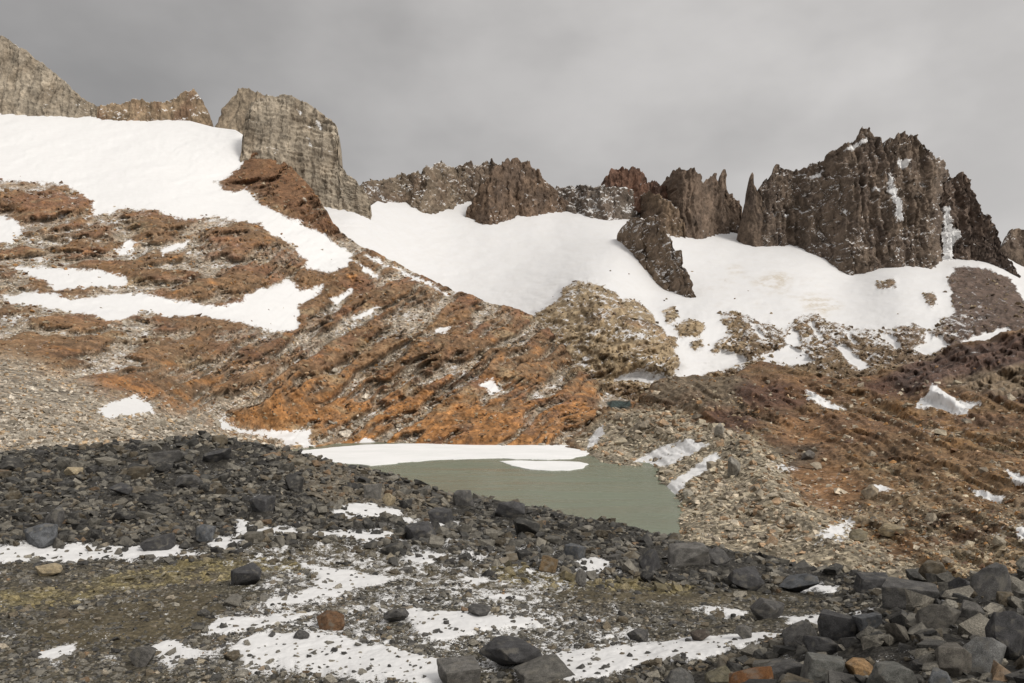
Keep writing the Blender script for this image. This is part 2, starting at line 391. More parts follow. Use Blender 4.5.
rg = ridged((kx-.5*ky)/34, (ky+.5*kx)/16, 1.2, 4, .55); rid2 = ridged((kx-.5*ky)/13, (ky+.5*kx)/6.5, 3.3, 3, .6); fine = fbm(PX/5, PY/4.5, 7., 3, .65)
relief = (7*st+7*rg+5.5*rid2+2.6*fine)*sstep(-9, 8, rd)*(1-sstep(-2, 3, sd2))+knob*10+(1-rock)*(8*fbm(x/150, y/260, 4.4, 3)+3.0*fbm(PX/18, PY/5, 4.4, 4, .65))
S.finish(.22*relief, np.where(rock > .3, mix(2.7, 1.9, knob), 2.)*relief, back=[(60,10),(200,90),(500,350)])
N = grid_normals(S.P)[:S.nr0]
nB = fbm(x/26, y/38, z/26, 4, .6); nA = fbm(x/80, y/110, z/80, 3)
tint = np.zeros(PX.shape+(3,), F32)+C(.20,.148,.088)
tint = paint(tint, C(.285,.22,.14), sstep(-.2, .3, nB)*.9); tint = paint(tint, BROWN, sstep(.0, .35, nA)*.7)
right = sstep(700, 760, PX)
tint = paint(tint, C(.125,.086,.052), right*.88); tint = paint(tint, C(.125,.09,.066), sstep(860, 950, PX)*.75); tint = paint(tint, C(.085,.060,.048), sstep(930, 955, PX)*.92)
snow = .5-rd/10.0-.22*fbm(PX/6, PY/2.6, 5.5, 3, .7); snow = np.where(rd < -26, 1.2, snow); snow = np.maximum(snow, .5+sd2/9.-.28*fbm(PX/6, PY/2.6, 5.5, 3, .7))
snow = snow-.16*np.clip(fine*1.5+rid2, -1.2, 1.6)*sstep(-30, -4, rd)
dust = .33+.35*(N[..., 2]-.80)+.26*fbm(x/34, y/44, z/30, 4, .6)-.06*st-.08*sstep(930,970,PX)+.34*fbm((PX+.6*PY)/8, (PY-.6*PX)/2.6, 9.9, 3, .7)+.05*knob+.10*inmask([[(720,310),(980,310),(980,345),(860,352),(700,372)]], PX, PY, 12)
tint *= np.clip(1+.4*fine+.35*rid2+.3*st, .3, 1.9)[..., None]
streak = inmask([[(752,282),(776,272),(792,278),(788,290),(765,292)],[(800,296),(828,296),(842,306),(826,316),(806,310)],[(728,268),(740,266),(742,272),(730,273)]], PX, PY, 6)*sstep(-.25,.2, fbm(PX/14, PY/4, 3.3, 4, .65))
snow = np.clip(np.maximum(snow, np.minimum(dust, .60)), 0, 1.3)
stain = streak*.8+.35*inmask([[(690,270),(760,265),(850,300),(840,318),(760,310),(700,300)]], PX, PY, 20)*sstep(.1, .5, fbm(PX/22, PY/6, 1.3, 4, .65))
at = {'tint': S.ext(tint).reshape(-1, 3), 'snow': S.ext(snow).ravel(), 'stain': S.ext(stain).ravel()}
V = S.P.reshape(-1, 3); Fc = grid_faces(*S.P.shape[:2]); isn = S.ext(np.where(rd < 0, 1, 0)).ravel()[Fc].mean(1) > .5
for nm, k, lb in (('snowfield', isn, 'broad snowfield below the dark peaks'), ('rock_outcrop', ~isn, 'tan knob and brown rock bands below the snowfield')):
    v, f, a = sub(V, Fc, k, at); mesh_np(nm, v, f, M_far, True, a, 'structure', lb)
L2 = S; L2.snowA = snow; L2.knob = knob

# ================================================================== 3  peaks and rock walls
M_wall = terrain_mat('peak_rock', .03, .13, 4.0, .5, var=.5, fleck=.8)
def wall(label, top, base, Ysrc, tint_c, tint_d, jag=3., lean=.30, amp=(14, 7, 3), R=40., snowy=.3, seed=0., rib=(34., 160.), rows=None, snowpoly=None, horiz=0., extra=14, step=.8, name='mountain_peak', hband=0.):
    tp, bs = curve(top), curve(base)
    p0, p1 = max(top[0][0], base[0][0]), min(top[-1][0], base[-1][0])
    px = np.arange(p0, p1+.01, step)
    Yb = Ysrc(px, bs(px))
    ty = tp(px); H = np.maximum(bs(px)-ty, 0)
    j = fbm(px/9+seed, seed, 0., 4, .65)*jag*1.5-np.abs(perlin(px/5., seed, 2.))*jag*.9+np.abs(perlin(px/2.9, seed, 6.))*jag*.45-.1*jag
    ty = ty+(j+.35*jag)*np.clip(H/18, 0.1, 1)
    ty[0], ty[-1] = bs(px[0])+extra-.5, bs(px[-1])+extra-.5      # close the ends
    nr = rows or int(max(24, (bs(px)-ty).max()/.9))
    t = np.linspace(0, 1, nr)[:, None]
    by = bs(px)+extra
    PX = np.broadcast_to(px, (nr, len(px))).copy(); PY = by+(ty-by)*t
    h = (bs(px)-PY)/FX*Yb
    e = (px-(p0+p1)/2)/((p1-p0)/2)
    roundY = .45*R*(1-np.sqrt(np.clip(1-.96*e**4, 0, 1)))
    yy = Yb+lean*np.maximum(h, -40)+roundY
    xx = (PX-CX)/FX*yy; zz = -(PY-CY)/FX*yy
    a, b, c = amp
    w = fbm(xx/60, zz/90, seed, 2)*18
    rel = a*ridged((xx+w)/rib[0], zz/rib[1], seed, 4, .5)+b*fbm((xx+.5*w)/(rib[0]*.33), zz/(rib[1]*.28), seed+5, 4, .6)+c*ridged(xx/7., zz/10., seed+9, 3, .6)
    if horiz: rel = rel+horiz*ridged(xx/90., (zz+.25*xx)/14., seed+3, 3, .6)
    rel = rel+hband*fbm(xx/150+seed, zz/55., 5.5, 3)
    xx = xx+.15*c*fbm(xx/9, zz/9, seed+2, 2)*10
    P = np.stack([xx, yy-rel, zz+.25*rel*np.clip(t*1.2, 0, 1)], -1)
    rowsP = [P]
    for bk, d in ((10,2),(30,25),(70,120),(140,400)):
        r = P[-1:].copy(); r[..., 1] += bk; r[..., 2] -= d; rowsP.append(r)
    P = np.concatenate(rowsP, 0)
    N = grid_normals(P)
    def ext(A): return np.concatenate([A, np.repeat(A[-1:], 4, 0)], 0)
    n1 = fbm(xx/45, zz/70, seed+1, 4, .6); n2 = fbm(xx/14, zz/22, seed+4, 4, .6)
    tint = np.zeros(PX.shape+(3,), F32)+tint_c
    tint = paint(tint, tint_d, sstep(-.15, .35, n1)); tint *= (1+.25*n2)[..., None]
    crack = sstep(.0, -.5, ridged((xx+w)/rib[0], zz/rib[1], seed, 2, .5)*-1-.25)
    tint = tint*(1-.25*crack[..., None])
    nz = N[:nr, :, 2]
    snow = .04+snowy+.55*(nz-.45)+.42*fbm(xx/38, zz/24, seed+7, 4, .6)+.10*n2
    snow = np.minimum(snow, .52)
    if snowpoly:
        q = PX+2*fbm(PX/6, PY/6, 3., 3); q2 = PY+2*fbm(PX/6, PY/6, 8., 3)
        s_, _ = sfield(snowpoly, q, q2); snow = np.maximum(snow, np.clip(.46+s_/9.-.22*n2, 0, .7))
    o = mesh_np(name, P.reshape(-1, 3), grid_faces(*P.shape[:2]), M_wall, True, {'tint': ext(tint).reshape(-1, 3), 'snow': np.clip(ext(snow), 0, 1).ravel()}, 'structure', label)
    return o
Yl1 = lambda a, b: L1Y(a, b)
Yl2 = lambda a, b: L2Y(a, b)
def Ysnow(a, b):
    y_ = L2Y(a, b); k_ = np.ones(31)/31; return np.convolve(np.pad(y_, 15, mode='edge'), k_, 'valid')-12
def K(v): return lambda a, b: np.full(np.shape(a), float(v))
TW, TW2 = C(.42,.36,.28), C(.31,.255,.19)
DB, DB2 = C(.185,.140,.105), C(.135,.102,.080)
wall('pale tan cliffed peak rising from the upper snowfield at far left', [(-120,20),(-40,24),(0,38),(8,41),(20,48),(40,62),(60,78),(75,92),(90,103),(100,110),(108,117)], [(-120,112),(0,114),(100,118),(112,119)],
     K(1800), TW, TW2, 2, .35, (14,8,3), 50, .16, 1.3, (30.,200.), horiz=2.5)
wall('low jagged tan ridge on the skyline behind the upper snowfield', [(98,109),(104,106),(112,104),(125,103),(140,100),(152,103),(165,103),(176,99),(182,95),(188,92),(195,90),(200,97),(206,108),(213,126)], [(98,117),(150,120),(190,123),(200,128),(213,130)],
     K(1790), C(.33,.245,.16), C(.24,.155,.10), 3, .4, (8,6,3), 30, .30, 4.1, (26.,70.))
wall('narrow grey tan pinnacle standing behind the big square tower', [(216,128),(222,115),(228,103),(236,95),(243,88),(250,89),(258,94),(268,97),(285,99)], [(216,129),(250,132),(285,132)],
     K(1740), C(.32,.26,.19), C(.24,.185,.13), 2.5, .3, (9,6,3), 30, .14, 7.7, (24.,120.))
wall('big square tan rock tower with a sheer face and rust coloured foot', [(242,166),(245,142),(247,118),(252,106),(262,102),(275,98),(290,98),(300,102),(312,108),(325,117),(337,127),(340,140),(341,165),(347,176),(356,183),(365,193),(372,206)],
     [(242,172),(256,184),(285,196),(310,206),(330,207),(345,207),(365,208),(372,209)],
     K(1560), TW, TW2, 2, .26, (10,7,3), 60, .14, 2.9, (30.,200.), snowpoly=[[(299,112),(304,116),(301,118)],[(318,124),(323,130),(320,131)],[(310,142),(313,148),(311,149)]], horiz=7.)
wall('grey brown snow dusted ridge joining the tower to the dark summits', [(355,190),(365,183),(378,182),(390,181),(402,177),(415,176),(430,168),(441,164),(452,170),(462,170),(480,175),(500,190)], [(355,197),(380,199),(395,199),(412,199),(418,208),(426,213),(436,211),(444,206),(456,200),(470,195),(500,195)],
     Ysnow, C(.235,.185,.135), C(.18,.13,.092), 2.8, .42, (18,12,6), 20, .27, 5.2, (30.,70.))
wall('snow streaked dark shoulder left of the round brown summit', [(448,172),(455,168),(470,165),(482,166),(492,162),(498,170),(508,182)], [(448,200),(470,196),(490,200),(508,204)],
     Ysnow, DB, DB2, 3, .42, (18,12,6), 20, .29, 15.2, (26.,70.))
wall('round topped dark brown summit in the middle of the skyline', [(462,217),(466,211),(472,205),(478,194),(486,183),(493,172),(500,167),(508,162),(517,160),(524,163),(532,168),(541,176),(548,186),(556,192),(562,200),(575,208)], [(466,215),(480,219),(496,225),(502,222),(505,214),(530,213),(555,208),(575,210)],
     Ysnow, C(.19,.132,.092), C(.14,.10,.074), 2.8, .30, (20,12,5), 40, .20, 9.3, (28.,120.))
wall('low snow speckled rocky saddle between the two brown summits', [(545,192),(560,190),(575,188),(590,187),(605,188),(620,190),(640,192),(660,195),(672,205)], [(545,206),(570,207),(585,213),(600,219),(620,219),(645,217),(672,222)],
     Ysnow, C(.20,.165,.135), C(.15,.115,.09), 2, .65, (16,12,6), 20, .36, 12.3, (30.,60.))
wall('red brown crag with broken crown behind the saddle', [(598,190),(605,180),(610,173),(617,169),(624,170),(631,167),(638,170),(644,178),(647,184),(655,182),(664,186),(672,195)], [(598,192),(640,200),(672,205)],
     K(2080), C(.17,.095,.065), C(.12,.076,.058), 5, .36, (16,10,4), 25, .14, 19.3, (22.,90.))
wall('blocky brown rib in front of the needles', [(630,205),(637,197),(648,193),(658,196),(668,202),(678,212),(684,228)], [(630,212),(645,222),(660,232),(684,236)],
     Ysnow, C(.21,.15,.10), C(.14,.10,.072), 4, .36, (16,11,5), 25, .24, 22.1, (24.,60.))
wall('dark rock buttress standing out of the middle of the snowfield', [(617,237),(621,229),(627,225),(633,220),(647,221),(655,220),(661,227),(668,236),(672,250),(680,259),(684,274),(689,282),(694,297)], [(617,238),(624,248),(640,260),(646,273),(660,281),(666,292),(680,294),(694,299)],
     lambda a, b: np.interp(a, [617,640,665,694], [1655,1510,1420,1345]), C(.225,.165,.115), C(.17,.125,.09), 3.5, .5, (18,12,5), 25, .30, 25.1, (26.,110.))
wall('cluster of brown rock needles right of the crag', [(655,190),(662,188),(667,178),(673,172),(681,171),(687,173),(692,170),(697,176),(703,184),(708,179),(714,176),(717,184),(720,174),(724,173),(727,194),(733,197),(738,203),(741,215)], [(655,210),(668,226),(680,232),(692,237),(700,237),(716,232),(735,232),(741,230)],
     Ysnow, C(.195,.142,.105), C(.145,.107,.082), 3.2, .2, (20,11,4), 30, .16, 28.4, (22.,170.))
wall('sharp isolated needle left of the great dark wall', [(738,236),(741,222),(745,205),(748,190),(750.5,174),(752,173),(754,184),(757,192),(761,200),(766,215)], [(738,240),(741,243),(752,246),(766,245)],
     Ysnow, C(.19,.14,.103), DB2, 1.2, .2, (8,5,2.5), 25, .10, 31.4, (20.,150.))
wall('great dark brown rock wall with a jagged twin summit', [(756,205),(759,186),(764,180),(770,177),(774,167),(780,165),(785,172),(795,169),(806,168),(812,165),(825,158),(833,150),(841,146),(849,143),(856,139),(859,132),(866,131),(870,138),(876,143),(882,147),(888,142),(897,138),(904,140),(910,138),(918,143),(925,152),(935,160),(941,166),(946,176),(947,190)],
     [(756,246),(766,245),(775,248),(789,238),(800,248),(809,252),(820,252),(829,256),(836,270),(848,272),(857,273),(875,266),(890,264),(907,262),(920,264),(935,268),(943,255),(948,230)],
     Ysnow, DB, DB2, 3.6, .28, (24,13,5), 60, .27, 35.4, (23.,210.), hband=18,
     snowpoly=[[(842,152),(852,146),(866,141),(862,147),(850,154)],[(887,175),(890,190),(895,205),(899,222),(893,224),(888,205),(884,185)],[(842,210),(848,212),(846,220)],[(805,180),(815,176),(822,172),(816,181)],[(870,192),(880,190),(878,198)],[(780,215),(786,216),(783,222)],[(893,164),(906,165),(902,172),(894,171)]])
wall('dark ridge descending to the right of the great wall', [(928,215),(938,190),(945,183),(949,178),(955,176),(962,178),(968,188),(974,203),(980,218),(990,224),(993,240),(997,252),(1004,262),(1012,275),(1022,290),(1032,302),(1050,320)],
     [(928,262),(940,266),(948,280),(953,300),(957,308),(964,314),(966,326),(975,340),(1000,350),(1050,355)],
     lambda a, b: np.interp(a, [930,950,985,1020], [1960,1945,1890,1830]), C(.165,.122,.095), C(.12,.09,.073), 4., .30, (28,15,6), 20, .20, 38.4, (22.,170.), snowpoly=[[(938,210),(946,211),(948,226),(952,233),(959,239),(951,243),(948,256),(951,280),(936,280)]], extra=16)
wall('small dark rock tooth on the skyline at the right edge', [(998,252),(1002,246),(1006,237),(1012,229),(1018,229),(1024,232),(1040,226),(1060,240),(1090,270)], [(998,256),(1010,264),(1030,270),(1090,285)],
     K(2060), DB, DB2, 2, .3, (10,6,3), 40, .22, 42.4, (26.,120.))

# ================================================================== 4  right slope and lake moraine
L4top = curve([(540,450),(570,440),(590,425),(600,412),(612,408),(632,409),(640,396),(652,388),(664,383),(682,379),(705,380),(731,383),(740,373),(748,367),(765,364),(783,367),(810,375),(840,381),(865,381),(882,374),(905,368),(931,362),(945,352),(963,345),(1000,336),(1030,328),(1100,310),(1300,280)])
L4bot = curve([(540,470),(575,490),(600,530),(640,560),(700,600),(800,640),(1300,700)])
L4Y = rbf([(545,470,430),(575,452,485),(560,480,360),(588,447,500),(600,480,330),(640,500,266),(655,525,212),(620,530,200),(648,462,387),(665,475,318),(677,490,263),(693,517,201),(691,532,175),(600,455,428),(600,430,540),(610,412,620),(640,400,680),
           (750,480,262),(720,470,300),(800,520,185),(850,560,138),(930,585,112),(760,580,120),(1024,560,120),(1134,560,110),(1024,480,215),(1134,480,205),(900,440,345),(1024,400,440),(1134,400,430),(760,405,500),(800,440,385),(700,400,600),(690,440,420),
           (1024,340,700),(1134,330,700),(900,368,720),(760,366,800),(664,384,760),(840,382,640),(800,640,85),(1024,640,80),(700,600,105),(640,425,520)])
S = Sheet(545, 1280, 1.1, L4top, L4bot, L4Y, 270)
x, y, z, PX, PY = S.x, S.y, S.z, S.PX, S.PY
wpx = PX+7*fbm(PX/26, PY/15, 41.7, 4, .6); wpy = PY+5*fbm(PX/26, PY/15, 47.7, 4, .6)
bx, by_ = PX+9*fbm(x/50, y/70, 3.1, 3), PY+7*fbm(x/50, y/70, 9.4, 3)
st = fbm((bx+.42*by_)/120, (by_-.42*bx)/17, 5.5, 4, .55); st2 = fbm((bx+.42*by_)/36, (by_-.42*bx)/6., 2.5, 3, .55)
rg = ridged(x/26, y/34, z/26, 5, .55); rid2 = ridged((bx+.42*by_)/14, (by_-.42*bx)/8, 1.1, 3, .6); fine = fbm(PX/4.5, PY/4, 2.7, 3, .65)
shore = sstep(3.0, -1.5, z+30)                                    # calm near the water line
cliffA = inmask([[(905,362),(960,345),(1024,333),(1280,290),(1280,420),(1000,404),(950,388),(915,396),(890,385)]], wpx, wpy, 8)
sc = np.clip(S.Yd/420, .28, 1.5)
tanm = inmask([[(575,440),(600,420),(650,412),(720,432),(775,452),(790,480),(800,500),(830,520),(900,560),(980,600),(900,650),(640,600),(600,480)]], wpx, wpy, 9)
mound = inmask([[(655,384),(690,376),(745,380),(760,392),(740,412),(700,420),(660,412),(645,400)]], wpx, wpy, 6)
mar = inmask([[(735,394),(748,385),(800,386),(815,398),(806,412),(760,412),(740,406)],[(690,428),(710,412),(750,412),(760,428),(740,436),(705,436)],[(850,385),(905,378),(918,395),(880,402)]], wpx, wpy, 6)
rustm = inmask([[(785,462),(812,455),(850,470),(868,486),(862,500),(835,512),(810,510),(795,490)],[(770,428),(800,420),(835,440),(800,448)],[(880,548),(915,540),(920,555),(895,562)]], wpx, wpy, 7)
relief = sc*(14*st+3.6*st2+3.*rg+2.0*rid2+.8*fine)*(1-.55*tanm)*(1-.6*rustm)*(1-.25*shore)+sc*9*cliffA*fbm((PX-.42*PY)/70, (PY+.42*PX)/5.5, 8.8, 3, .6)+6*mound*sc+tanm*sc*.8*ridged(x/5, y/6, z/5, 4, .6)
def along(pts, width):
    d = np.full(PX.shape, 1e9)
    for (x0, y0), (x1, y1) in zip(pts[:-1], pts[1:]):
        t_ = np.clip(((PX-x0)*(x1-x0)+(PY-y0)*(y1-y0))/((x1-x0)**2+(y1-y0)**2), 0, 1); d = np.minimum(d, np.hypot(PX-x0-t_*(x1-x0), 1.3*(PY-y0-t_*(y1-y0))))
    return np.exp(-(d/width)**2)
crest = along([(655,428),(705,436),(745,452),(768,482),(792,520),(845,556)], 24)*sstep(560, 640, PX)
S.finish(.3*relief+3.2*sc*crest, 1.6*relief+14*sc*crest, back=[(20,5),(60,25),(120,60)])
N = grid_normals(S.P)[:S.nr0]
nA = fbm(x/60, y/80, z/60, 4); nB = fbm(x/14, y/20, z/14, 4, .6); nC = fbm(x/30+5, y/12, z/20, 4, .6)
tint = np.zeros(PX.shape+(3,), F32)+C(.185,.117,.060)
tint = paint(tint, C(.150,.088,.050), sstep(-.2, .3, nA)); tint = paint(tint, C(.215,.120,.052), sstep(.0, .4, nB)*.6)
lowR = sstep(470, 540, PY)*sstep(790, 840, PX)
rub = np.clip(lowR*sstep(-.3, .1, nC+.5*st)+sstep(.02, .25, -st+.25*nB+.12*sstep(430, 500, PY)-.1), 0, 1)*(1-.6*rustm)
tint = paint(tint, C(.31,.255,.17), rub*.85); tint *= np.clip(1+.3*st2+.22*rid2+.2*fine, .4, 1.8)[..., None]
tint = paint(tint, C(.36,.31,.225), tanm*.95); tint = paint(tint, C(.45,.39,.29), tanm*sstep(-.05, .35, nB)*.7)
tint = paint(tint, C(.175,.138,.095), mound*.9); tint = paint(tint, C(.098,.052,.036), mar*.9); big_ = fbm(PX/55, PY/26, 4.2, 3); tint = paint(tint, C(.12,.072,.042), sstep(.05, .4, big_)*.6*(1-tanm)); tint = paint(tint, C(.235,.130,.052), sstep(.1, .4, -big_)*.6*(1-tanm)*(1-mound)); tint = paint(tint, C(.235,.128,.06), rustm*.8)
strat = fbm((PX-.42*PY)/70, (PY+.42*PX)/5.5, 8.8, 3, .6)*2.2
tint = paint(tint, C(.088,.056,.045), cliffA*.94); tint *= (1+cliffA*.55*np.clip(strat, -1, 1))[..., None]; tint = paint(tint, C(.235,.18,.12), cliffA*inmask([[(945,384),(975,375),(1030,366),(1280,340),(1280,372),(1030,396),(960,398)]], wpx, wpy, 5)*.9)
tint = paint(tint, C(.10,.085,.065), inmask([[(770,452),(800,446),(822,452),(815,466),(785,470)]], wpx, wpy, 5)*.7)
tint = paint(tint, C(.040,.060,.058), inmask([[(608,402),(632,401),(634,411),(612,413)]], PX, PY, 2)*.9)
tint *= (1-.35*sstep(0, -1, z+29.5))[..., None]
SN4 = [([(805,391),(815,395),(828,402),(846,409),(838,413),(822,409),(808,402)], 'long thin snow patch on the maroon rock right of the lake'),
 ([(932,387),(945,398),(962,403),(982,407),(966,412),(968,419),(950,413),(930,409),(915,410),(918,402),(930,397)], 'star shaped snow patch under the dark banded cliff at right'),
 ([(866,488),(880,487),(896,491),(888,495),(872,494)], 'small snow sliver beside a tan block on the brown slope'),
 ([(969,489),(985,491),(1006,498),(1000,503),(978,497)], 'flat snow strip low on the brown slope near the right edge'),
 ([(1003,471),(1016,478),(1030,484),(1030,494),(1012,487)], 'snow wedge cut by the right edge of the picture, halfway up the brown slope'),
 ([(1015,532),(1034,528),(1034,545),(1018,542)], 'lowest snow patch at the right edge, above the boulder pile'),
 ([(632,464),(645,455),(665,448),(690,445),(712,448),(700,455),(682,460),(668,467),(650,466)], 'snow bank on the rubble at the right end of the lake'),
 ([(665,488),(678,478),(695,466),(714,455),(720,460),(708,473),(692,485),(676,496),(667,497)], 'snow wedge running down to the right shore of the lake'),
 ([(812,548),(818,534),(832,522),(850,517),(862,505),(866,512),(856,527),(852,545),(836,553),(820,556)], 'thin patchy snow in the gully below the bright rust outcrop'),
 ([(767,464),(785,463),(800,470),(795,480),(778,478)], 'broken snow scraps beside the bright rust outcrop'),
 ([(588,440),(596,430),(606,424),(604,434),(594,447),(588,452)], 'snow ramp between the rust slope and the lake rubble')]
sd4, pid = sfield([p for p, _ in SN4], PX+5*fbm(PX/9, PY/6, 51., 4, .6), PY+2.*fbm(PX/9, PY/6, 57., 4, .6))
thin = np.isin(pid, [8, 9])
snow = .5+sd4/np.where(thin, 26., 9.)-np.where(thin,.08,0)-.2*fbm(PX/5, PY/2.4, 5.5, 3, .7)-.10*np.clip(fine+rid2, -1.2, 1.6)*np.where(thin, 3., 1)
dust = .25+.22*fbm(PX/5, PY/2.2, 9.9, 3, .7)+.3*(N[..., 2]-.86)+.20*fbm(x/20, y/26, z/20, 3)+.06*rub-.05*cliffA+.10*cliffA*sstep(.2,.6,ridged(x/60, y/60, z/7., 2, .6))
snow = np.clip(np.maximum(snow, np.minimum(dust, .53)), 0, 1.2)
at = {'tint': S.ext(tint).reshape(-1, 3), 'snow': S.ext(snow).ravel(), 'cells': S.ext(np.maximum(np.maximum(tanm, rub*.9), .4)*(1-.8*cliffA)).ravel()}
V = S.P.reshape(-1, 3); Fc = grid_faces(*S.P.shape[:2])
fsn = S.ext(np.where(sd4 > -1, snow, 0)).ravel()[Fc].mean(1) > .48; fpid = S.ext(pid).ravel()[Fc[:, 0]]
used = np.zeros(len(Fc), bool)
for i, (_, lb) in enumerate(SN4):
    k = biggest((fsn & (fpid == i)).reshape(S.P.shape[0]-1, S.P.shape[1]-1)).ravel()
    used |= k
    if k.sum() > 3:
        v, f, a = sub(V, Fc, k, at); tag(mesh_np('snow_patch', v, f, M_mid, True, a), lb, 'snow patch', 'snow patches on the slope right of the lake')
v, f, a = sub(V, Fc, ~used, at); mesh_np('brown_slope', v, f, M_mid, True, a, 'structure', 'brown and rust slope with tan moraine right of the lake')
L4 = S; L4.tanm = tanm; L4.snowA = snow; L4.rub = rub; L4.cliff = np.maximum(cliffA, sstep(636, 632, PX)*sstep(604, 608, PX)*sstep(414, 411, PY))

# ================================================================== 5  lake, ice
LZ = -30.0
def lake_pt(px, py): Y = -LZ*FX/(py-CY); return ((px-CX)/FX*Y, Y)
def water_mat():
    m = bpy.data.materials.new('silty_lake_water'); t = NT(m)
    pos = t.n('ShaderNodeNewGeometry').outputs['Position']
    n = t.noise(pos, .012, 5, .6)
    c = t.mixc(t.rng(n, .35, .65, 0, 1), (.148, .176, .126), (.182, .207, .152))
    b = t.n('ShaderNodeBsdfPrincipled'); t.l(c, b.inputs['Base Color'])
    mq = t.n('ShaderNodeMapping'); mq.inputs['Scale'].default_value = (.018, .06, 1); t.l(pos, mq.inputs[0])
    t.l(t.rng(t.noise(mq.outputs[0], 1., 4, .55), .35, .65, .10, .38), b.inputs['Roughness']); b.inputs['IOR'].default_value = 1.2; b.inputs['Specular IOR Level'].default_value = .5
    mp = t.n('ShaderNodeMapping'); mp.inputs['Scale'].default_value = (.35, 1.0, 1); t.l(pos, mp.inputs[0])
    bp = t.n('ShaderNodeBump'); bp.inputs['Distance'].default_value = .25; bp.inputs['Strength'].default_value = .6
    t.l(t.noise(mp.outputs[0], .9, 5, .6), bp.inputs['Height']); t.l(bp.outputs[0], b.inputs['Normal'])
    o = t.n('ShaderNodeOutputMaterial'); t.l(b.outputs[0], o.inputs[0]); return m
W = np.array([(-230,110,LZ),(190,110,LZ),(230,620,LZ),(-330,620,LZ)], float)
mesh_np('lake', W, np.array([[0,1,2,3]]), water_mat(), False, None, 'structure', 'small grey green glacial lake')
def ice_mat():
    m = bpy.data.materials.new('lake_ice_snow'); t = NT(m)
    pos = t.n('ShaderNodeNewGeometry').outputs['Position']
    c = t.mixc(t.rng(t.noise(pos, .05, 6, .6), .35, .7, 0, 1), (.84, .84, .84), (.74, .75, .74))
    b = t.n('ShaderNodeBsdfPrincipled'); t.l(c, b.inputs['Base Color']); b.inputs['Roughness'].default_value = .7
    bp = t.n('ShaderNodeBump'); bp.inputs['Distance'].default_value = .3; bp.inputs['Strength'].default_value = .4
    t.l(t.noise(pos, .25, 5, .6), bp.inputs['Height']); t.l(bp.outputs[0], b.inputs['Normal'])
    o = t.n('ShaderNodeOutputMaterial'); t.l(b.outputs[0], o.inputs[0]); return m
M_ice = ice_mat()
def slab(name, pts, top, wob=1.0):
    Q = np.array([lake_pt(*p) for p in pts]); L = np.concatenate([Q, Q[:1]])
    seg = np.r_[0, np.cumsum(np.linalg.norm(np.diff(L, axis=0), axis=1))]
    u = np.linspace(0, seg[-1], 420, endpoint=False)
    E = np.stack([np.interp(u, seg, L[:, k]) for k in (0, 1)], -1)
    E[:, 0] += wob*3*fbm(u/14, 1.1, 0., 4, .6); E[:, 1] += wob*7*fbm(u/14, 5.1, 0., 4, .6)
    n = len(E); c = E.mean(0)
    rings = [np.c_[E, np.full(n, LZ-.5)], np.c_[E, np.full(n, LZ+top*.6)], np.c_[c+(E-c)*.985, np.full(n, LZ+top)]]
    V = np.concatenate(rings)
    import mathutils
    me = bpy.data.meshes.new(name)
    fs = []
    for r in range(2):
        for i in range(n): fs.append((r*n+i, r*n+(i+1) % n, (r+1)*n+(i+1) % n, (r+1)*n+i))
    fs.append(tuple(range(2*n, 3*n)))
    me.from_pydata(V.tolist(), [], fs); me.update(); me.materials.append(M_ice)
    o = bpy.data.objects.new(name, me); col.objects.link(o); return o
tag(slab('ice_shelf', [(300,451),(325,448.5),(345,446.5),(365,445),(400,444),(440,444),(500,444),(570,443),(592,440),(590,449),(586,456),(570,459),(545,460),(500,458.5),(440,460),(410,462),(390,464.5),(370,466),(345,463.5),(322,461),(300,461)], .35), 'long snow covered ice shelf along the far shore of the lake', 'lake ice')
tag(slab('ice_floe', [(500,461.5),(515,461),(535,461.4),(560,461.6),(580,462.3),(588,464.5),(583,468.5),(570,470.5),(550,471),(530,469.8),(512,466)], .3, .4), 'oval white ice floe lying loose on the green lake', 'ice floe')

# ================================================================== 6  foreground
L0top = curve([(-300,462),(-60,458),(0,453),(60,449),(120,444),(165,439),(200,437),(240,440),(270,445),(300,453),(330,461),(360,467),(383,472),(411,482),(446,492),(480,498),(527,504),(576,515),(622,526),(664,536),(700,543),(734,551),(787,561),(829,570),(870,574),(905,580),(940,584),(980,581),(1020,576),(1060,574),(1300,574)])
L0bot = curve([(-300,1500),(1300,1500)])
L0Y = rbf([(-110,683,18),(0,683,17.5),(300,683,17),(512,683,16.2),(700,683,14),(850,683,11.5),(1024,683,9.8),(1134,683,9.5),(512,900,9.5),(0,900,10.5),(1024,900,6.5),(512,1500,5),(0,1500,5.5),(1024,1500,4),
           (0,560,30),(-110,560,30),(240,575,27),(512,580,27.5),(512,620,21.5),(760,605,24),(300,620,21.5),(0,620,22),(650,620,21),(650,650,17.8),(-110,620,22),
           (0,530,36),(100,530,36.5),(-110,530,36),(200,500,45),(0,455,62),(-110,458,62),(100,450,64),(200,437,68),(330,463,62),(411,483,60),(300,520,39),(400,520,43),(480,500,56),(600,521,48),(700,544,40),(850,573,34),(450,555,32),(600,575,28.5),(700,588,26.5),
           (905,598,20),(870,620,17),(1024,578,17.5),(1134,576,17),(940,594,18),(1000,640,12.8),(780,640,17),(850,650,14),(930,590,22)])
vs = np.concatenate([np.linspace(0, .80, 40, endpoint=False)**1.0, np.linspace(.80, 1, 330)])
S = Sheet(-200, 1224, 1.4, L0top, L0bot, L0Y, 0, vs=vs)
x, y, z, PX, PY = S.x, S.y, S.z, S.PX, S.PY
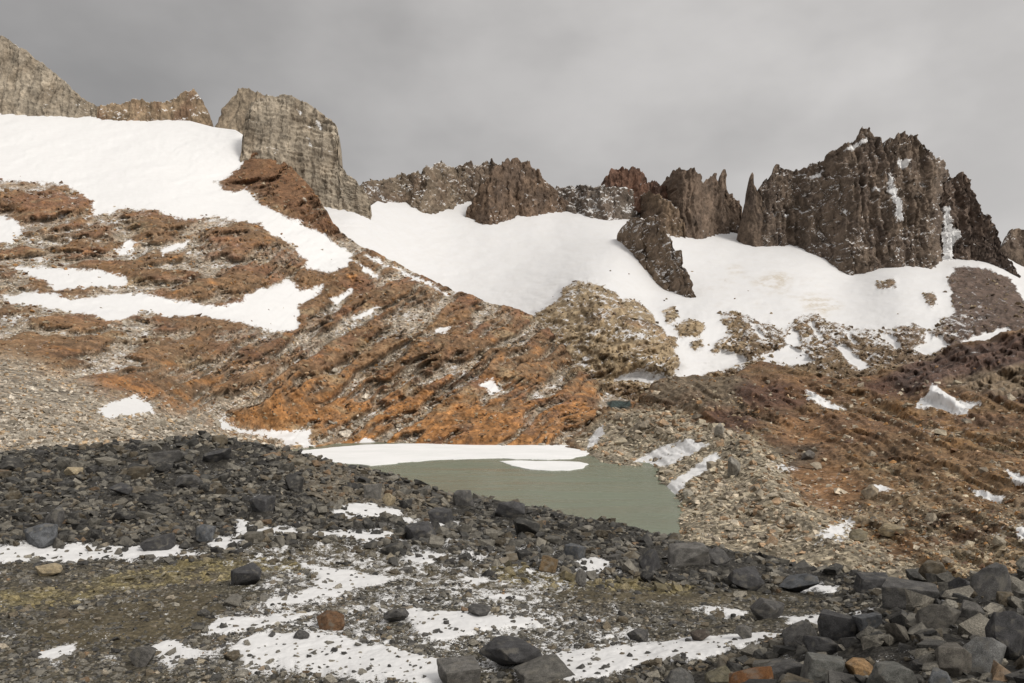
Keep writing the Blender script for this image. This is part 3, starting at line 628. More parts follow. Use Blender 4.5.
SN0 = [([(-30,551),(0,549),(40,546),(110,546),(170,549),(206,553),(190,558),(150,558),(100,560),(40,560),(-30,564)], 'long snow strip at the foot of the left dark moraine bank'),
 ([(208,548),(214,538),(232,541),(238,530),(234,516),(246,519),(262,527),(300,530),(345,530),(366,534),(350,539),(300,539),(262,537),(240,545),(222,552)], 'forked snow patch climbing the right flank of the left moraine bank'),
 ([(330,508),(345,503),(372,503),(400,512),(416,518),(440,519),(464,521),(440,526),(410,522),(385,516),(345,518),(330,515)], 'snow scraps just behind the crest where tan stones meet dark stones'),
 ([(300,533),(330,531),(372,531),(397,531),(386,541),(365,543),(350,540),(318,540)], 'snow strip in the middle of the bank, above the brown stream bed'),
 ([(402,556),(425,553),(447,555),(440,561),(420,563),(405,562)], 'small snow patch on the bank above the olive stream edge'),
 ([(575,562),(588,558),(606,559),(612,566),(600,570),(582,570)], 'small snow patch among dark rocks below the middle of the ridge'),
 ([(302,563),(330,567),(362,573),(402,577),(385,583),(360,590),(330,598),(290,606),(258,607),(270,598),(300,594),(318,585),(312,574)], 'bright snow patch just right of the lone black boulder'),
 ([(200,634),(212,622),(222,617),(250,616),(275,612),(316,611),(304,618),(285,624),(250,628),(225,634)], 'ragged snow strip left of the small rust boulder'),
 ([(228,648),(240,638),(262,634),(300,630),(330,634),(365,641),(420,654),(452,660),(480,664),(470,676),(420,686),(360,676),(320,668),(280,662),(245,657)], 'widest snow sheet on the gravel flat, in front of the rust boulder'),
 ([(400,609),(425,608),(460,612),(500,614),(536,616),(540,625),(510,628),(480,631),(453,640),(432,642),(418,634),(412,622)], 'snow patch with a ragged front edge in the centre of the gravel flat'),
 ([(476,594),(500,595),(528,598),(520,601),(490,600)], 'thin snow line behind the central gravel flat'),
 ([(462,578),(478,577),(488,581),(478,585),(466,584)], 'tiny snow scrap beside the olive stream edge'),
 ([(536,656),(560,650),(600,648),(640,642),(690,636),(735,633),(792,633),(780,640),(745,646),(720,652),(690,660),(650,662),(625,670),(600,678),(570,684),(545,676)], 'long diagonal snow sheet between the split slab and the right boulder pile'),
 ([(778,615),(800,616),(830,615),(855,613),(874,612),(874,619),(850,620),(825,622),(805,625),(788,622)], 'clean snow strip along the back edge of the right boulder pile'),
 ([(692,608),(715,608),(748,611),(742,616),(715,614)], 'short snow strip left of the clean one, on dark gravel'),
 ([(30,654),(50,648),(75,644),(72,655),(55,660),(36,660)], 'small snow patch near the left bottom corner'),
 ([(82,661),(100,657),(121,655),(116,664),(92,666)], 'small snow patch left of the half buried grey stone at the bottom'),
 ([(146,651),(160,642),(174,640),(192,646),(216,653),(212,664),(190,662),(168,656)], 'snow patch right of the half buried grey stone at the bottom'),
 ([(0,636),(14,633),(16,637),(4,639)], 'tiny snow scrap at the left edge of the gravel flat'),
 ([(800,583),(822,583),(842,586),(830,590),(806,588)], 'small snow patch between dark slabs under the tan moraine')]
wpx = PX+14*fbm(x*1.0, y*.6, 1., 5, .7)+5*fbm(x*5, y*3, 2., 3); wpy = PY+6*fbm(x*1.0, y*.6, 6., 5, .7)+2.5*fbm(x*5, y*3, 7., 3)
sd0, pid = sfield([p for p, _ in SN0], wpx, wpy)
gfine = fbm(x*2.2, y*2.2, 0., 4, .6); gmid = fbm(x/1.6, y/1.6, 3., 4, .55); gbig = fbm(x/6, y/6, 7., 3)
flat = inmask([[(-220,566),(200,560),(330,560),(480,580),(760,595),(860,606),(800,640),(640,668),(560,1500),(-220,1500)]], PX, PY, 14)
relief = .10*gfine+.30*gmid*(1-.55*flat)+.5*gbig*(1-.75*flat)
sn_in = sstep(-1, 3, sd0)
relief = relief*(1-.5*sn_in)+.03*sn_in
S.finish(relief, None, back=[(3,.6),(12,5),(30,13),(70,22),(120,27)])
tint = np.zeros(PX.shape+(3,), F32)+mix(C(.038,.035,.030), C(.082,.073,.052), flat[..., None])
nB = fbm(x*.9, y*.9, 2., 4, .6); nA = fbm(x/5, y/5, 8., 3)
tint = paint(tint, C(.105,.09,.068), sstep(-.2, .4, nA)*.7*flat)
moss = inmask([[(-220,598),(-20,592),(60,588),(120,572),(180,563),(240,558),(305,560),(318,568),(250,572),(235,582),(170,584),(110,592),(60,606),(-220,615)],[(480,570),(520,566),(545,574),(640,580),(700,584),(690,592),(600,588),(545,588),(500,582)]], wpx, wpy, 4)
brown = inmask([[(212,556),(250,549),(340,545),(420,560),(480,578),(560,588),(700,590),(790,594),(860,600),(760,604),(600,602),(480,594),(380,576),(300,562)],[(120,600),(210,590),(225,615),(180,640),(60,650),(20,630)]], wpx, wpy, 6)
tint = paint(tint, C(.098,.080,.048), brown*.8); tint = paint(tint, C(.235,.195,.095), moss*sstep(-.35, .25, nB)*.9)
pebb = sstep(.1, .5, fbm(x*3.5, y*3.5, 3., 3, .6)); tint = paint(tint, C(.15,.135,.105), pebb*.5)
ridgetan = inmask([[(280,450),(330,464),(400,486),(450,500),(430,516),(380,516),(340,505),(300,490)]], wpx, wpy, 8)
tint = paint(tint, C(.17,.145,.11), ridgetan*.8)
snow = .5+sd0/11.-.22*gfine-.10*gmid
speck = .29+.34*fbm(x*1.5, y*.9, 12., 5, .7)+.17*inmask([[(240,540),(470,530),(620,570),(560,600),(700,625),(560,683),(180,683),(250,600)]], PX, PY, 25)
snow = np.clip(np.maximum(snow, np.minimum(speck+.22*fbm(PX/7, PY/2.6, 3.3, 3, .7), .58)), 0, 1.2)
at = {'tint': S.ext(tint).reshape(-1, 3), 'snow': S.ext(snow).ravel(), 'cells': S.ext(1-.45*brown*(1-moss)).ravel()}
V = S.P.reshape(-1, 3); Fc = grid_faces(*S.P.shape[:2])
fsn = S.ext(np.where(sd0 > -1, snow, 0)).ravel()[Fc].mean(1) > .48; fpid = S.ext(pid).ravel()[Fc[:, 0]]
used = np.zeros(len(Fc), bool)
for i, (_, lb) in enumerate(SN0):
    k = biggest((fsn & (fpid == i)).reshape(S.P.shape[0]-1, S.P.shape[1]-1)).ravel()
    used |= k
    if k.sum() > 3:
        v, f, a = sub(V, Fc, k, at); tag(mesh_np('snow_patch', v, f, M_near, True, a), lb, 'snow patch', 'snow patches on the foreground gravel')
v, f, a = sub(V, Fc, ~used, at); mesh_np('gravel_ground', v, f, M_near, True, a, 'structure', 'dark gravel flat and moraine bank in the foreground')
L0 = S; L0.snowA = snow; L0.moss = np.maximum(moss*.55, brown); L0.olive = moss; L0.flat = flat; L0.tan = ridgetan

# ================================================================== 7  stones
import bmesh
def ico(sub_):
    bm = bmesh.new(); bmesh.ops.create_icosphere(bm, subdivisions=sub_, radius=1)
    v = np.array([w.co[:] for w in bm.verts]); f = np.array([[w.index for w in q.verts] for q in bm.faces]); bm.free(); return v, f
def chip(v, r, ncut, depth=(.45, .85), sq=0.):
    """knock flat facets off a ball"""
    v = v.copy()
    dirs = r.normal(size=(ncut, 3)); dirs /= np.linalg.norm(dirs, axis=1)[:, None]
    if sq:
        base = np.array([(1,0,0),(-1,0,0),(0,1,0),(0,-1,0),(0,0,1),(0,0,-1)], float)+r.normal(size=(6, 3))*.22
        base /= np.linalg.norm(base, axis=1)[:, None]; dirs = np.concatenate([base, dirs])
    for i, d in enumerate(dirs):
        c = r.uniform(.55, .75) if (sq and i < 6) else r.uniform(*depth)
        q = v@d; o = q > c; v[o] -= (q[o]-c)[:, None]*d
    return v/np.abs(v).max(0)
def hull(seed, npt, bevel=0., boxy=.0):
    rr = np.random.default_rng(seed)
    q = rr.normal(size=(npt, 3)); q /= np.linalg.norm(q, axis=1)[:, None]; q *= rr.uniform(.78, 1.12, (npt, 1))
    if boxy:
        c = np.array([(i, j, k) for i in (-1, 1) for j in (-1, 1) for k in (-1, 1)], float)*rr.uniform(.5, .95, (8, 3))+rr.normal(0, .10, (8, 3))
        q = np.concatenate([c, q[:max(0, npt-9)]*.98])
    bm = bmesh.new()
    for p in q: bm.verts.new(p)
    g = bmesh.ops.convex_hull(bm, input=bm.verts)
    bmesh.ops.delete(bm, geom=[e for e in set(g['geom_interior']+g['geom_unused']) if isinstance(e, bmesh.types.BMVert)], context='VERTS')
    if bevel:
        bmesh.ops.dissolve_limit(bm, angle_limit=math.radians(14), verts=bm.verts, edges=bm.edges)
        bmesh.ops.bevel(bm, geom=list(bm.edges), offset=bevel, segments=2, profile=.6, affect='EDGES')
    bmesh.ops.triangulate(bm, faces=bm.faces)
    if bevel:
        for it in range(3):
            es = [e for e in bm.edges if e.calc_length() > .22/(it+1)]
            bmesh.ops.subdivide_edges(bm, edges=es, cuts=1); bmesh.ops.triangulate(bm, faces=bm.faces)
    bmesh.ops.recalc_face_normals(bm, faces=bm.faces)
    v = np.array([w.co[:] for w in bm.verts]); bm.verts.index_update(); f = np.array([[w.index for w in p.verts] for p in bm.faces]); bm.free()
    m0, m1 = v.min(0), v.max(0)
    return (v-(m0+m1)/2)/((m1-m0)/2), f
proto_lo = [hull(100+i, 11+i % 5, 0, i % 5 == 0) for i in range(28)]
proto_tiny = [hull(200+i, 9, 0) for i in range(20)]
def build_stuff(name, pos, size, tints, mat, protos, label, flatten=(.4, .85), sink=.3, seed=1):
    r = np.random.default_rng(seed); n = len(pos)
    pi = r.integers(0, len(protos), n); VV, FF, TT, off = [], [], [], 0
    scA = np.stack([r.uniform(.75, 1.25, n), r.uniform(.7, 1.2, n), r.uniform(*flatten, n)], -1)*size[:, None]*.5
    A, B, G = r.normal(0, .28, n), r.uniform(0, 2*np.pi, n), r.normal(0, .28, n)
    for i, (pv, pf) in enumerate(protos):
        k = pi == i; m = k.sum()
        if not m: continue
        v = pv[None]*scA[k][:, None]
        X, Y, Z = v[..., 0], v[..., 1], v[..., 2]
        ca, sa = np.cos(A[k])[:, None], np.sin(A[k])[:, None]; Y, Z = Y*ca-Z*sa, Y*sa+Z*ca
        ca, sa = np.cos(G[k])[:, None], np.sin(G[k])[:, None]; X, Z = X*ca+Z*sa, -X*sa+Z*ca
        ca, sa = np.cos(B[k])[:, None], np.sin(B[k])[:, None]; X, Y = X*ca-Y*sa, X*sa+Y*ca
        v = np.stack([X, Y, Z], -1)+pos[k][:, None]; v[..., 2] += (scA[k][:, 2]*(1-2*sink))[:, None]
        nk = len(pv)
        VV.append(v.reshape(-1, 3)); FF.append((pf[None]+(np.arange(m)*nk)[:, None, None]).reshape(-1, 3)+off); TT.append(np.repeat(tints[k], nk, 0)); off += m*nk
    v, F, tints, k = np.concatenate(VV), np.concatenate(FF), np.concatenate(TT), 1
    o = mesh_np(name, v.reshape(-1, 3), F, mat, False, {'tint': np.repeat(tints, k, 0)}, 'stuff', label)
    return o
DARKS = np.array([(.056,.054,.051),(.084,.080,.073),(.122,.114,.098),(.162,.150,.126),(.062,.060,.055),(.21,.192,.158),(.112,.092,.064)], F32)
TANS = np.array([(.17,.145,.11),(.22,.19,.14),(.13,.11,.085),(.25,.215,.165),(.19,.13,.08)], F32)
GREYS = np.array([(.28,.25,.205),(.34,.305,.255),(.21,.185,.15),(.40,.36,.30),(.29,.21,.13)], F32)
def pick(pal, n, r, warm=.15):
    c = pal[r.integers(0, len(pal), n)]*r.uniform(.75, 1.3, (n, 1)); return c.astype(F32)

# --- individual boulders of the photograph: (px, py of base centre, width, height in px, albedo, squareness seed, label)
DK, DK2, MG, LG, TN, OR, RS, SL = (.052,.051,.052),(.078,.075,.072),(.12,.114,.105),(.135,.13,.12),(.30,.245,.16),(.30,.19,.095),(.15,.068,.026),(.088,.092,.098)
HAND = [
 (241,588,34,26,DK,'lone black rounded boulder standing on the open gravel flat'),
 (329,629,30,19,(.115,.065,.035),'small rust brown boulder behind the widest snow sheet'),
 (45,575,27,13,TN,'pale cream boulder at the left end of the olive moss'),
 (37,549,36,25,SL,'slate grey angular block at the foot of the left bank'),
 (52,528,24,24,DK2,'dark upright block just above the slate block on the left bank'),
 (203,543,21,20,SL,'slate blue block low on the left bank, right of the middle'),
 (153,552,31,15,DK,'flat black rock touching the back of the long snow strip'),
 (138,667,28,22,(.095,.09,.083),'half buried grey stone at the bottom left between two snow patches'),
 (457,686,46,27,MG,'pyramid shaped grey rock cut by the bottom edge'),
 (514,671,62,27,DK,'dark split slab lying on snow at the bottom centre'),
 (543,684,58,17,(.10,.095,.085),'long flat grey slab leaning in front of the dark split slab'),
 (864,670,31,20,OR,'tan orange block in the middle of the right boulder pile'),
 (901,682,48,38,(.115,.115,.105),'large speckled grey block right of the tan orange block'),
 (943,692,32,30,(.10,.105,.11),'blue grey squared block at the bottom, right of the large speckled block'),
 (829,684,46,32,(.125,.125,.115),'broad pale grey boulder left of the tan orange block'),
 (787,686,52,32,DK2,'dark broad boulder left of the broad pale grey boulder'),
 (757,695,54,26,RS,'rusty red slab at the bottom edge of the right boulder pile'),
 (720,688,32,32,(.14,.125,.085),'olive brown pointed rock left of the rusty red slab'),
 (684,690,42,28,(.095,.093,.088),'low grey boulder at the bottom left end of the right pile'),
 (991,668,44,38,(.165,.165,.16),'pale grey wedge with a bright flat face at the far right'),
 (958,664,42,30,(.115,.105,.09),'brown grey boulder left of the pale grey wedge'),
 (1018,662,44,54,DK,'tallest black block at the right edge of the pile'),
 (1001,612,44,42,DK2,'big dark rounded boulder on top of the pile at the right'),
 (968,602,34,26,DK,'dark boulder on the pile crest, left of the big rounded one'),
 (945,634,42,26,(.10,.093,.082),'flat topped brown grey boulder in the upper middle of the pile'),
 (920,618,58,26,DK2,'long dark slab on the crest of the right pile'),
 (978,632,28,24,MG,'grey rock wedged under the dark crest boulders'),
 (843,652,44,32,DK,'dark hump shaped boulder behind the tan orange block'),
 (806,652,42,26,DK2,'dark rounded boulder at the left shoulder of the pile'),
 (828,662,44,20,DK,'low black rock in front of the dark hump'),
 (873,644,26,24,SL,'small slate cube behind the tan orange block'),
 (902,644,28,20,(.095,.085,.07),'brown grey stone between the crest slab and the speckled block'),
 (805,592,46,22,SL,'large slate slab on the ridge below the tan moraine'),
 (878,588,38,20,DK,'black boulder on the ridge, right of the large slate slab'),
 (748,590,34,25,DK,'black wedge shaped boulder left of the large slate slab'),
 (720,570,30,18,DK2,'dark rock on the ridge crest above the black wedge'),
 (770,620,36,20,DK2,'dark angular rock at the left end of the clean snow strip'),
 (690,568,46,26,MG,'broad grey slab on the ridge crest right of the lake'),
 (652,568,26,24,DK,'black block left of the broad grey ridge slab'),
 (574,556,20,21,SL,'blue grey squared stone in the middle of the dark ridge'),
 (510,519,36,20,DK,'jagged black rock on the crest below the lake'),
 (462,507,22,18,DK2,'dark pointed rock on the crest at the left part of the lake'),
 (440,522,24,16,DK,'black flat stone in front of the crest, below the ice shelf'),
 (420,540,32,18,DK,'wide black rock amid snow scraps under the lake'),
 (372,500,20,17,MG,'grey squared stone among tan stones on the crest'),
 (388,505,15,14,TN,'cream stone beside the grey squared one on the crest'),
 (165,462,34,14,DK2,'wide dark rock on the crest of the left bank'),
 (215,461,34,16,DK,'black rock at the top of the left bank crest'),
 (120,497,26,14,DK,'black slab half way up the left bank'),
 (70,478,20,10,TN,'tan flat stone near the crest of the left bank'),
 (185,487,26,15,DK2,'dark block below the crest of the left bank'),
 (260,512,26,18,DK,'dark leaning rock on the right flank of the left bank'),
 (548,572,26,18,(.11,.075,.04),'ochre stained rock above the olive stream edge'),
 (582,588,14,20,MG,'upright grey stone standing beside the olive stream edge'),
 (640,640,24,12,DK2,'small dark stone lying on the diagonal snow sheet'),
 (700,641,22,12,(.075,.06,.05),'brown flat stone on the right half of the diagonal snow sheet'),
 (745,640,18,14,MG,'grey stone on the snow just left of the right pile'),
 (480,618,26,12,DK2,'dark stone on the front edge of the central snow patch'),
 (395,622,28,14,DK2,'dark cluster stone left of the central snow patch'),
 (300,640,18,9,DK2,'dark stone sunk in the widest snow sheet'),
]
# bigger stones scattered over the piles: candidates sized in metres, the largest become individuals
r = np.random.default_rng(77)
cand = []
def add(n, poly, s, pal, zone, hmax=.8, avoid=.0):
    P = np.asarray(poly, float); lo, hi = P.min(0), P.max(0); got = 0
    while got < n:
        q = r.uniform(lo, hi, (n*3, 2)); q = q[sdist(poly, q[:, 0], q[:, 1]) > 0]
        sn = L0.attr_at(L0.snowA, q[:, 0], q[:, 1]); q = q[(sn < .52) | (r.random(len(q)) < avoid)]
        for a, b in q[:n-got]:
            w = min(r.lognormal(math.log(s), .34), 36); cand.append((a, b, w, w*r.uniform(.42, hmax), tuple(pal[r.integers(0, len(pal))]*r.uniform(.8, 1.2)), zone))
        got += min(len(q), n-got)
        if len(q) == 0: break
PILE = [(700,690),(740,660),(790,642),(850,634),(886,622),(902,598),(950,584),(1040,572),(1040,720),(690,720)]
add(330, PILE, 21, DARKS, 'pile', .85, .3)
add(90, [(0,540),(0,470),(120,450),(200,440),(280,455),(330,520),(260,545),(150,548)], 13, DARKS, 'bank', .8, .05)
add(60, [(330,480),(440,496),(600,532),(700,556),(840,574),(840,594),(700,585),(560,575),(430,560),(380,530)], 14.5, DARKS, 'ridge', .8, .1)
add(40, [(0,600),(240,600),(560,600),(760,610),(640,660),(520,683),(0,683)], 9.5, DARKS, 'flat', .6, .15)
ng = 300-len(HAND)
def clear(c):
    for a, b, w, h, *_ in HAND:
        ox = min(a+w/2, c[0]+c[2]/2)-max(a-w/2, c[0]-c[2]/2); oy = min(b, c[1])-max(b-h, c[1]-c[3])
        if ox > 0 and oy > 0 and ox*oy > .08*w*h: return False
    return True
cand = [c for c in cand if clear(c)]
cand.sort(key=lambda c: -c[2]); ind = cand[:ng]
protos_hi = []
for i in range(24):
    rr = np.random.default_rng(300+i)
    v, f4 = hull(300+i, 12+i % 7, .05, i % 4 == 0)
    nrm = v/np.linalg.norm(v, axis=1)[:, None]
    d = .045*fbm(v[:, 0]*1.8+i, v[:, 1]*1.8, v[:, 2]*1.8, 4, .6)+.03*ridged(v[:, 0]*4+i, v[:, 1]*4, v[:, 2]*4, 3)
    v = v+nrm*d[:, None]
    o = mesh_np('boulder', v, f4, M_boulder, True); me = o.data; me.set_sharp_from_angle(angle=math.radians(32))
    bpy.data.objects.remove(o); protos_hi.append(me)
def put_boulder(px, py, w, h, c, label, group, name='boulder'):
    p = L0.at(np.array([px]), np.array([py]))[0]
    m = p[1]/FX
    W, H = w*m*.86, h*m*.88
    me = protos_hi[r.integers(0, len(protos_hi))]
    o = bpy.data.objects.new(name, me); col.objects.link(o)
    o.scale = (W*.52, W*r.uniform(.42, .6), H*.60)
    o.rotation_euler = (r.normal(0, .10), r.normal(0, .10), r.normal(0, .45)+(math.pi if r.random() < .5 else 0))
    o.location = (p[0], p[1]+W*.35, p[2]+H*.36)
    o.color = (*c, 1)
    tag(o, label, 'boulder', group); return o
for a, b, w, h, c, lb in HAND:
    put_boulder(a, b, w, h, c, lb, 'dark boulders of the right foreground pile' if a > 690 and b > 596 else 'boulders scattered over the foreground moraine')
GRP = {'pile': 'dark boulders of the right foreground pile', 'bank': 'dark blocks on the left moraine bank',
      'ridge': 'dark rocks on the low ridge before the lake', 'flat': 'dark stones on the gravel flat'}
MARK = {'lone black rounded': 'lone black boulder', 'small rust brown boulder': 'small rust boulder', 'pale cream boulder': 'pale cream boulder', 'slate grey angular': 'slate block of the left bank',
 'half buried': 'half buried grey stone', 'pyramid shaped': 'pyramid shaped rock', 'dark split slab': 'dark split slab', 'tan orange block': 'tan orange block', 'large speckled': 'large speckled block',
 'rusty red slab': 'rusty red slab', 'olive brown pointed': 'olive pointed rock', 'pale grey wedge': 'pale grey wedge', 'tallest black': 'tallest black block', 'big dark rounded': 'big rounded crest boulder',
 'long dark slab on': 'long crest slab', 'large slate slab': 'large slate slab', 'black wedge shaped': 'black wedge boulder', 'broad grey slab': 'broad grey ridge slab', 'blue grey squared stone': 'blue grey squared stone',
 'jagged black rock': 'jagged black crest rock', 'cream stone beside': 'cream crest stone', 'wide dark rock on': 'wide crest rock of the left bank', 'black slab half': 'black slab of the left bank',
 'dark leaning': 'leaning rock on the left bank', 'ochre stained': 'ochre stained rock', 'upright grey stone': 'upright stone by the olive stream', 'tan flat stone': 'tan flat stone', 'broad pale grey boulder': 'broad pale grey boulder',
 'dark stone on the front': 'stone on the central snow patch', 'brown flat stone': 'brown flat stone on snow'}
marks = [(a, b-h/2, nm) for a, b, w, h, c, lb in HAND for k_, nm in MARK.items() if lb.startswith(k_)]
def auto_label(a, b, w, h, c, taken):
    g = (c[0]+c[1]+c[2])/3
    tone = 'black' if g < .068 else 'dark grey' if g < .10 else 'grey' if g < .14 else 'pale grey'
    if c[0] > 1.3*c[2]: tone = 'brown grey'
    shp = 'flat' if h < .52*w else 'chunky' if h > .7*w else 'angular'
    size = 'large' if w > 30 else 'medium' if w > 20 else 'small'
    near = sorted(marks, key=lambda m: (m[0]-a)**2+(1.3*(m[1]-b+h/2))**2)
    lb = None
    for m in near[:4]:
        dx, dy = a-m[0], (b-h/2)-m[1]
        v = 'below' if dy > 6 else 'above' if dy < -6 else ''
        hz = 'right of' if dx > 8 else 'left of' if dx < -8 else ''
        d = (v+' and '+hz) if v and hz else (v or hz or 'against')
        dist = math.hypot(dx, dy); far_ = 'just ' if dist < 40 else 'well ' if dist > 90 else ''
        lb = f'{size} {shp} {tone} rock {far_}{d} the {m[2]}'
        if lb not in taken and len(lb.split()) <= 16: break
    return lb
taken = set()
for a, b, w, h, c, zn in ind:
    if zn in ('bank', 'ridge'): c = tuple(.6*q_ for q_ in c)
    lb = auto_label(a, b, w, h, c, taken); taken.add(lb); put_boulder(a, b, w, h, c, lb, GRP[zn])

# --- uncounted rubble
def scatter(sheet, n, box, dens, seed):
    r = np.random.default_rng(seed)
    q = np.stack([r.uniform(box[0], box[2], n), r.uniform(box[1], box[3], n)], -1)
    top = np.interp(q[:, 0], sheet.px, sheet.top); q = q[q[:, 1] > top+.5]
    k = dens(q[:, 0], q[:, 1], r); return q[r.random(len(q)) < k], r
def d0(px, py, r):
    sn = L0.attr_at(L0.snowA, px, py); ms = L0.attr_at(L0.moss, px, py)
    free = np.ones(len(px))
    for a, b, w, h, *_ in HAND: free[(np.abs(px-a) < w*.5) & (py > b-h*.9) & (py < b+5)] = .05
    return free*np.where(sn > .62, .13, np.where(sn > .5, .5, 1.))*(1-.70*ms)
q, r2 = scatter(L0, 50000, (-60, 436, 1084, 720), d0, 21)
pos = L0.at(q[:, 0], q[:, 1]); fl = L0.attr_at(L0.flat, q[:, 0], q[:, 1]); tn = L0.attr_at(L0.tan, q[:, 0], q[:, 1])
spx = np.clip(r2.lognormal(math.log(4.8), .45, len(q)), 2, 16)*mix(1.05, .62, fl)*mix(.85, 1.2, sstep(450, 680, q[:, 1]))*(1+.9*inmask([PILE], q[:, 0], q[:, 1], 8))
sz = spx*pos[:, 1]/FX
tt = pick(DARKS, len(q), r2); tk = r2.random(len(q)); isT = (tk < .07+.5*tn); tt[isT] = pick(TANS, isT.sum(), r2)
ol = L0.attr_at(L0.olive, q[:, 0], q[:, 1]) > r2.uniform(.2, 1., len(q)); tt[ol] = pick(np.array([(.20,.165,.085),(.155,.13,.075),(.25,.21,.125),(.11,.095,.06)], F32), ol.sum(), r2)
tt *= mix(.66, .90, fl)[:, None]; pos[:, 2] -= fl*sz*.12
pilem = inmask([PILE], q[:, 0], q[:, 1], 8); tt *= (1-.05*pilem)[:, None]
big = spx > 5.2
build_stuff('moraine_rubble', pos[big], sz[big], tt[big], M_rubble, proto_lo, 'dark rubble covering the foreground moraine', seed=3)
build_stuff('gravel', pos[~big], sz[~big], tt[~big], M_rubble, proto_tiny, 'small stones strewn over the foreground gravel', seed=4)
def d1(px, py, r):
    s = L1.attr_at(L1.screeA, px, py); g = L1.attr_at(L1.gully, px, py)*.5; sn = L1.attr_at(L1.snowA, px, py)
    return np.maximum(s, g)*np.where(sn > .6, .02, 1)
q, r2 = scatter(L1, 40000, (-60, 190, 600, 474), d1, 22)
pos = L1.at(q[:, 0], q[:, 1]); sz = np.clip(r2.lognormal(math.log(2.6), .45, len(q)), 1.2, 9)*mix(.75, 1.5, sstep(380, 460, q[:, 1]))*pos[:, 1]/FX
build_stuff('scree', pos, sz, pick(GREYS*1.12, len(q), r2), M_scree, proto_tiny, 'pale grey scree blocks below the rust mountainside', seed=5)
def d4(px, py, r):
    s = L4.attr_at(L4.tanm, px, py)*(1-L4.attr_at(L4.cliff, px, py)); sn = L4.attr_at(L4.snowA, px, py)
    return np.maximum(s, .12+.25*sstep(470, 540, py))*np.where(sn > .5, .06, 1)
q, r2 = scatter(L4, 14000, (575, 385, 1060, 610), d4, 23)
pos = L4.at(q[:, 0], q[:, 1]); k = pos[:, 2] > LZ-.2; q, pos = q[k], pos[k]
sz = np.clip(r2.lognormal(math.log(2.9), .5, len(q)), 1.2, 13)*pos[:, 1]/FX
build_stuff('scree', pos, sz, pick(TANS*1.55, len(q), r2), M_scree, proto_tiny, 'tan rubble of the moraine right of the lake', seed=6)
BROWNS = np.array([(.20,.12,.06),(.26,.14,.055),(.15,.085,.045),(.25,.19,.12),(.30,.245,.17),(.12,.075,.05)], F32)
def debris(sheet, n, box, dens, pal, px, seed, label, cap=9):
    q, r2 = scatter(sheet, n, box, dens, seed); pos = sheet.at(q[:, 0], q[:, 1]); k = pos[:, 2] > LZ+.3; q, pos = q[k], pos[k]
    sz = np.clip(r2.lognormal(math.log(px), .45, len(q)), 1., cap)*pos[:, 1]/FX
    build_stuff('loose_rock', pos, sz, pick(pal, len(q), r2), M_scree, proto_tiny, label, seed=seed)
debris(L4, 15000, (600,330,1060,610), lambda a, b, r: (.16+.8*L4.attr_at(L4.rub, a, b))*(1-L4.attr_at(L4.tanm, a, b))*(1-.85*L4.attr_at(L4.cliff, a, b))*np.where(L4.attr_at(L4.snowA, a, b) > .5, .05, 1), BROWNS, 2.4, 31, 'loose brown blocks strewn over the slope right of the lake')
debris(L4, 900, (585,415,800,560), lambda a, b, r: inmask([[(590,424),(660,415),(715,430),(755,455),(800,520),(845,560),(760,545),(700,500),(640,458),(595,450)]], a, b, 6)*np.where(L4.attr_at(L4.snowA, a, b) > .5, .05, 1), TANS*1.35, 6.0, 34, 'bigger grey tan blocks along the moraine crest by the lake', 13)
debris(L1, 16000, (-60,170,620,446), lambda a, b, r: np.where(L1.attr_at(L1.snowA, a, b) > .52, .012, .75)*(1-.8*L1.attr_at(L1.screeA, a, b))*(1-((a > 600) & (b > 398))), BROWNS*.9, 1.8, 32, 'loose rust brown blocks on the ledges above the lake', 6)
debris(L2, 12000, (520,270,1060,400), lambda a, b, r: np.where(L2.attr_at(L2.snowA, a, b) > .55, .006, .7)*(1-.6*L2.attr_at(L2.knob, a, b))*(1-.7*sstep(935, 965, a)), np.array([(.24,.18,.11),(.18,.13,.08),(.30,.24,.16),(.12,.085,.06)], F32)*(.85), 2.0, 33, 'loose blocks on the rock bands below the snowfield', 6)
# larger blocks standing on the far moraine
def put_far(px, py, w, h, c, lb):
    p = L4.at(np.array([float(px)]), np.array([float(py)]))[0]; m = p[1]/FX
    o = bpy.data.objects.new('boulder', protos_hi[r.integers(0, 24)]); col.objects.link(o)
    o.scale = (w*m*.5, w*m*.5, h*m*.55); o.rotation_euler = (r.normal(0, .12), r.normal(0, .15), r.uniform(0, 6.28))
    o.location = (p[0], p[1], p[2]+h*m*.4); o.color = (*c, 1); tag(o, lb, 'boulder', 'blocks on the slope right of the lake')
for b in [(734,480,13,22,(.17,.16,.14),'tall grey block standing alone on the tan moraine beside the lake'),(720,443,12,14,(.22,.2,.17),'pale grey block on the moraine top above the lake'),
          (871,502,15,16,(.21,.17,.12),'leaning tan block beside the small snow sliver on the brown slope'),(859,546,18,13,(.14,.12,.08),'olive brown block beside the patchy snow gully'),
          (890,536,22,10,(.2,.16,.1),'flat tan slab right of the patchy snow gully'),(688,499,10,8,(.25,.23,.19),'small pale block on the right lake shore'),(645,435,12,10,(.2,.17,.13),'grey tan block on the rubble hump behind the lake'),
          (808,460,14,9,(.11,.1,.09),'dark grey slab on the slope above the bright rust outcrop'),(1000,548,12,9,(.24,.21,.16),'pale block near the lowest snow patch at the right')]: put_far(*b)

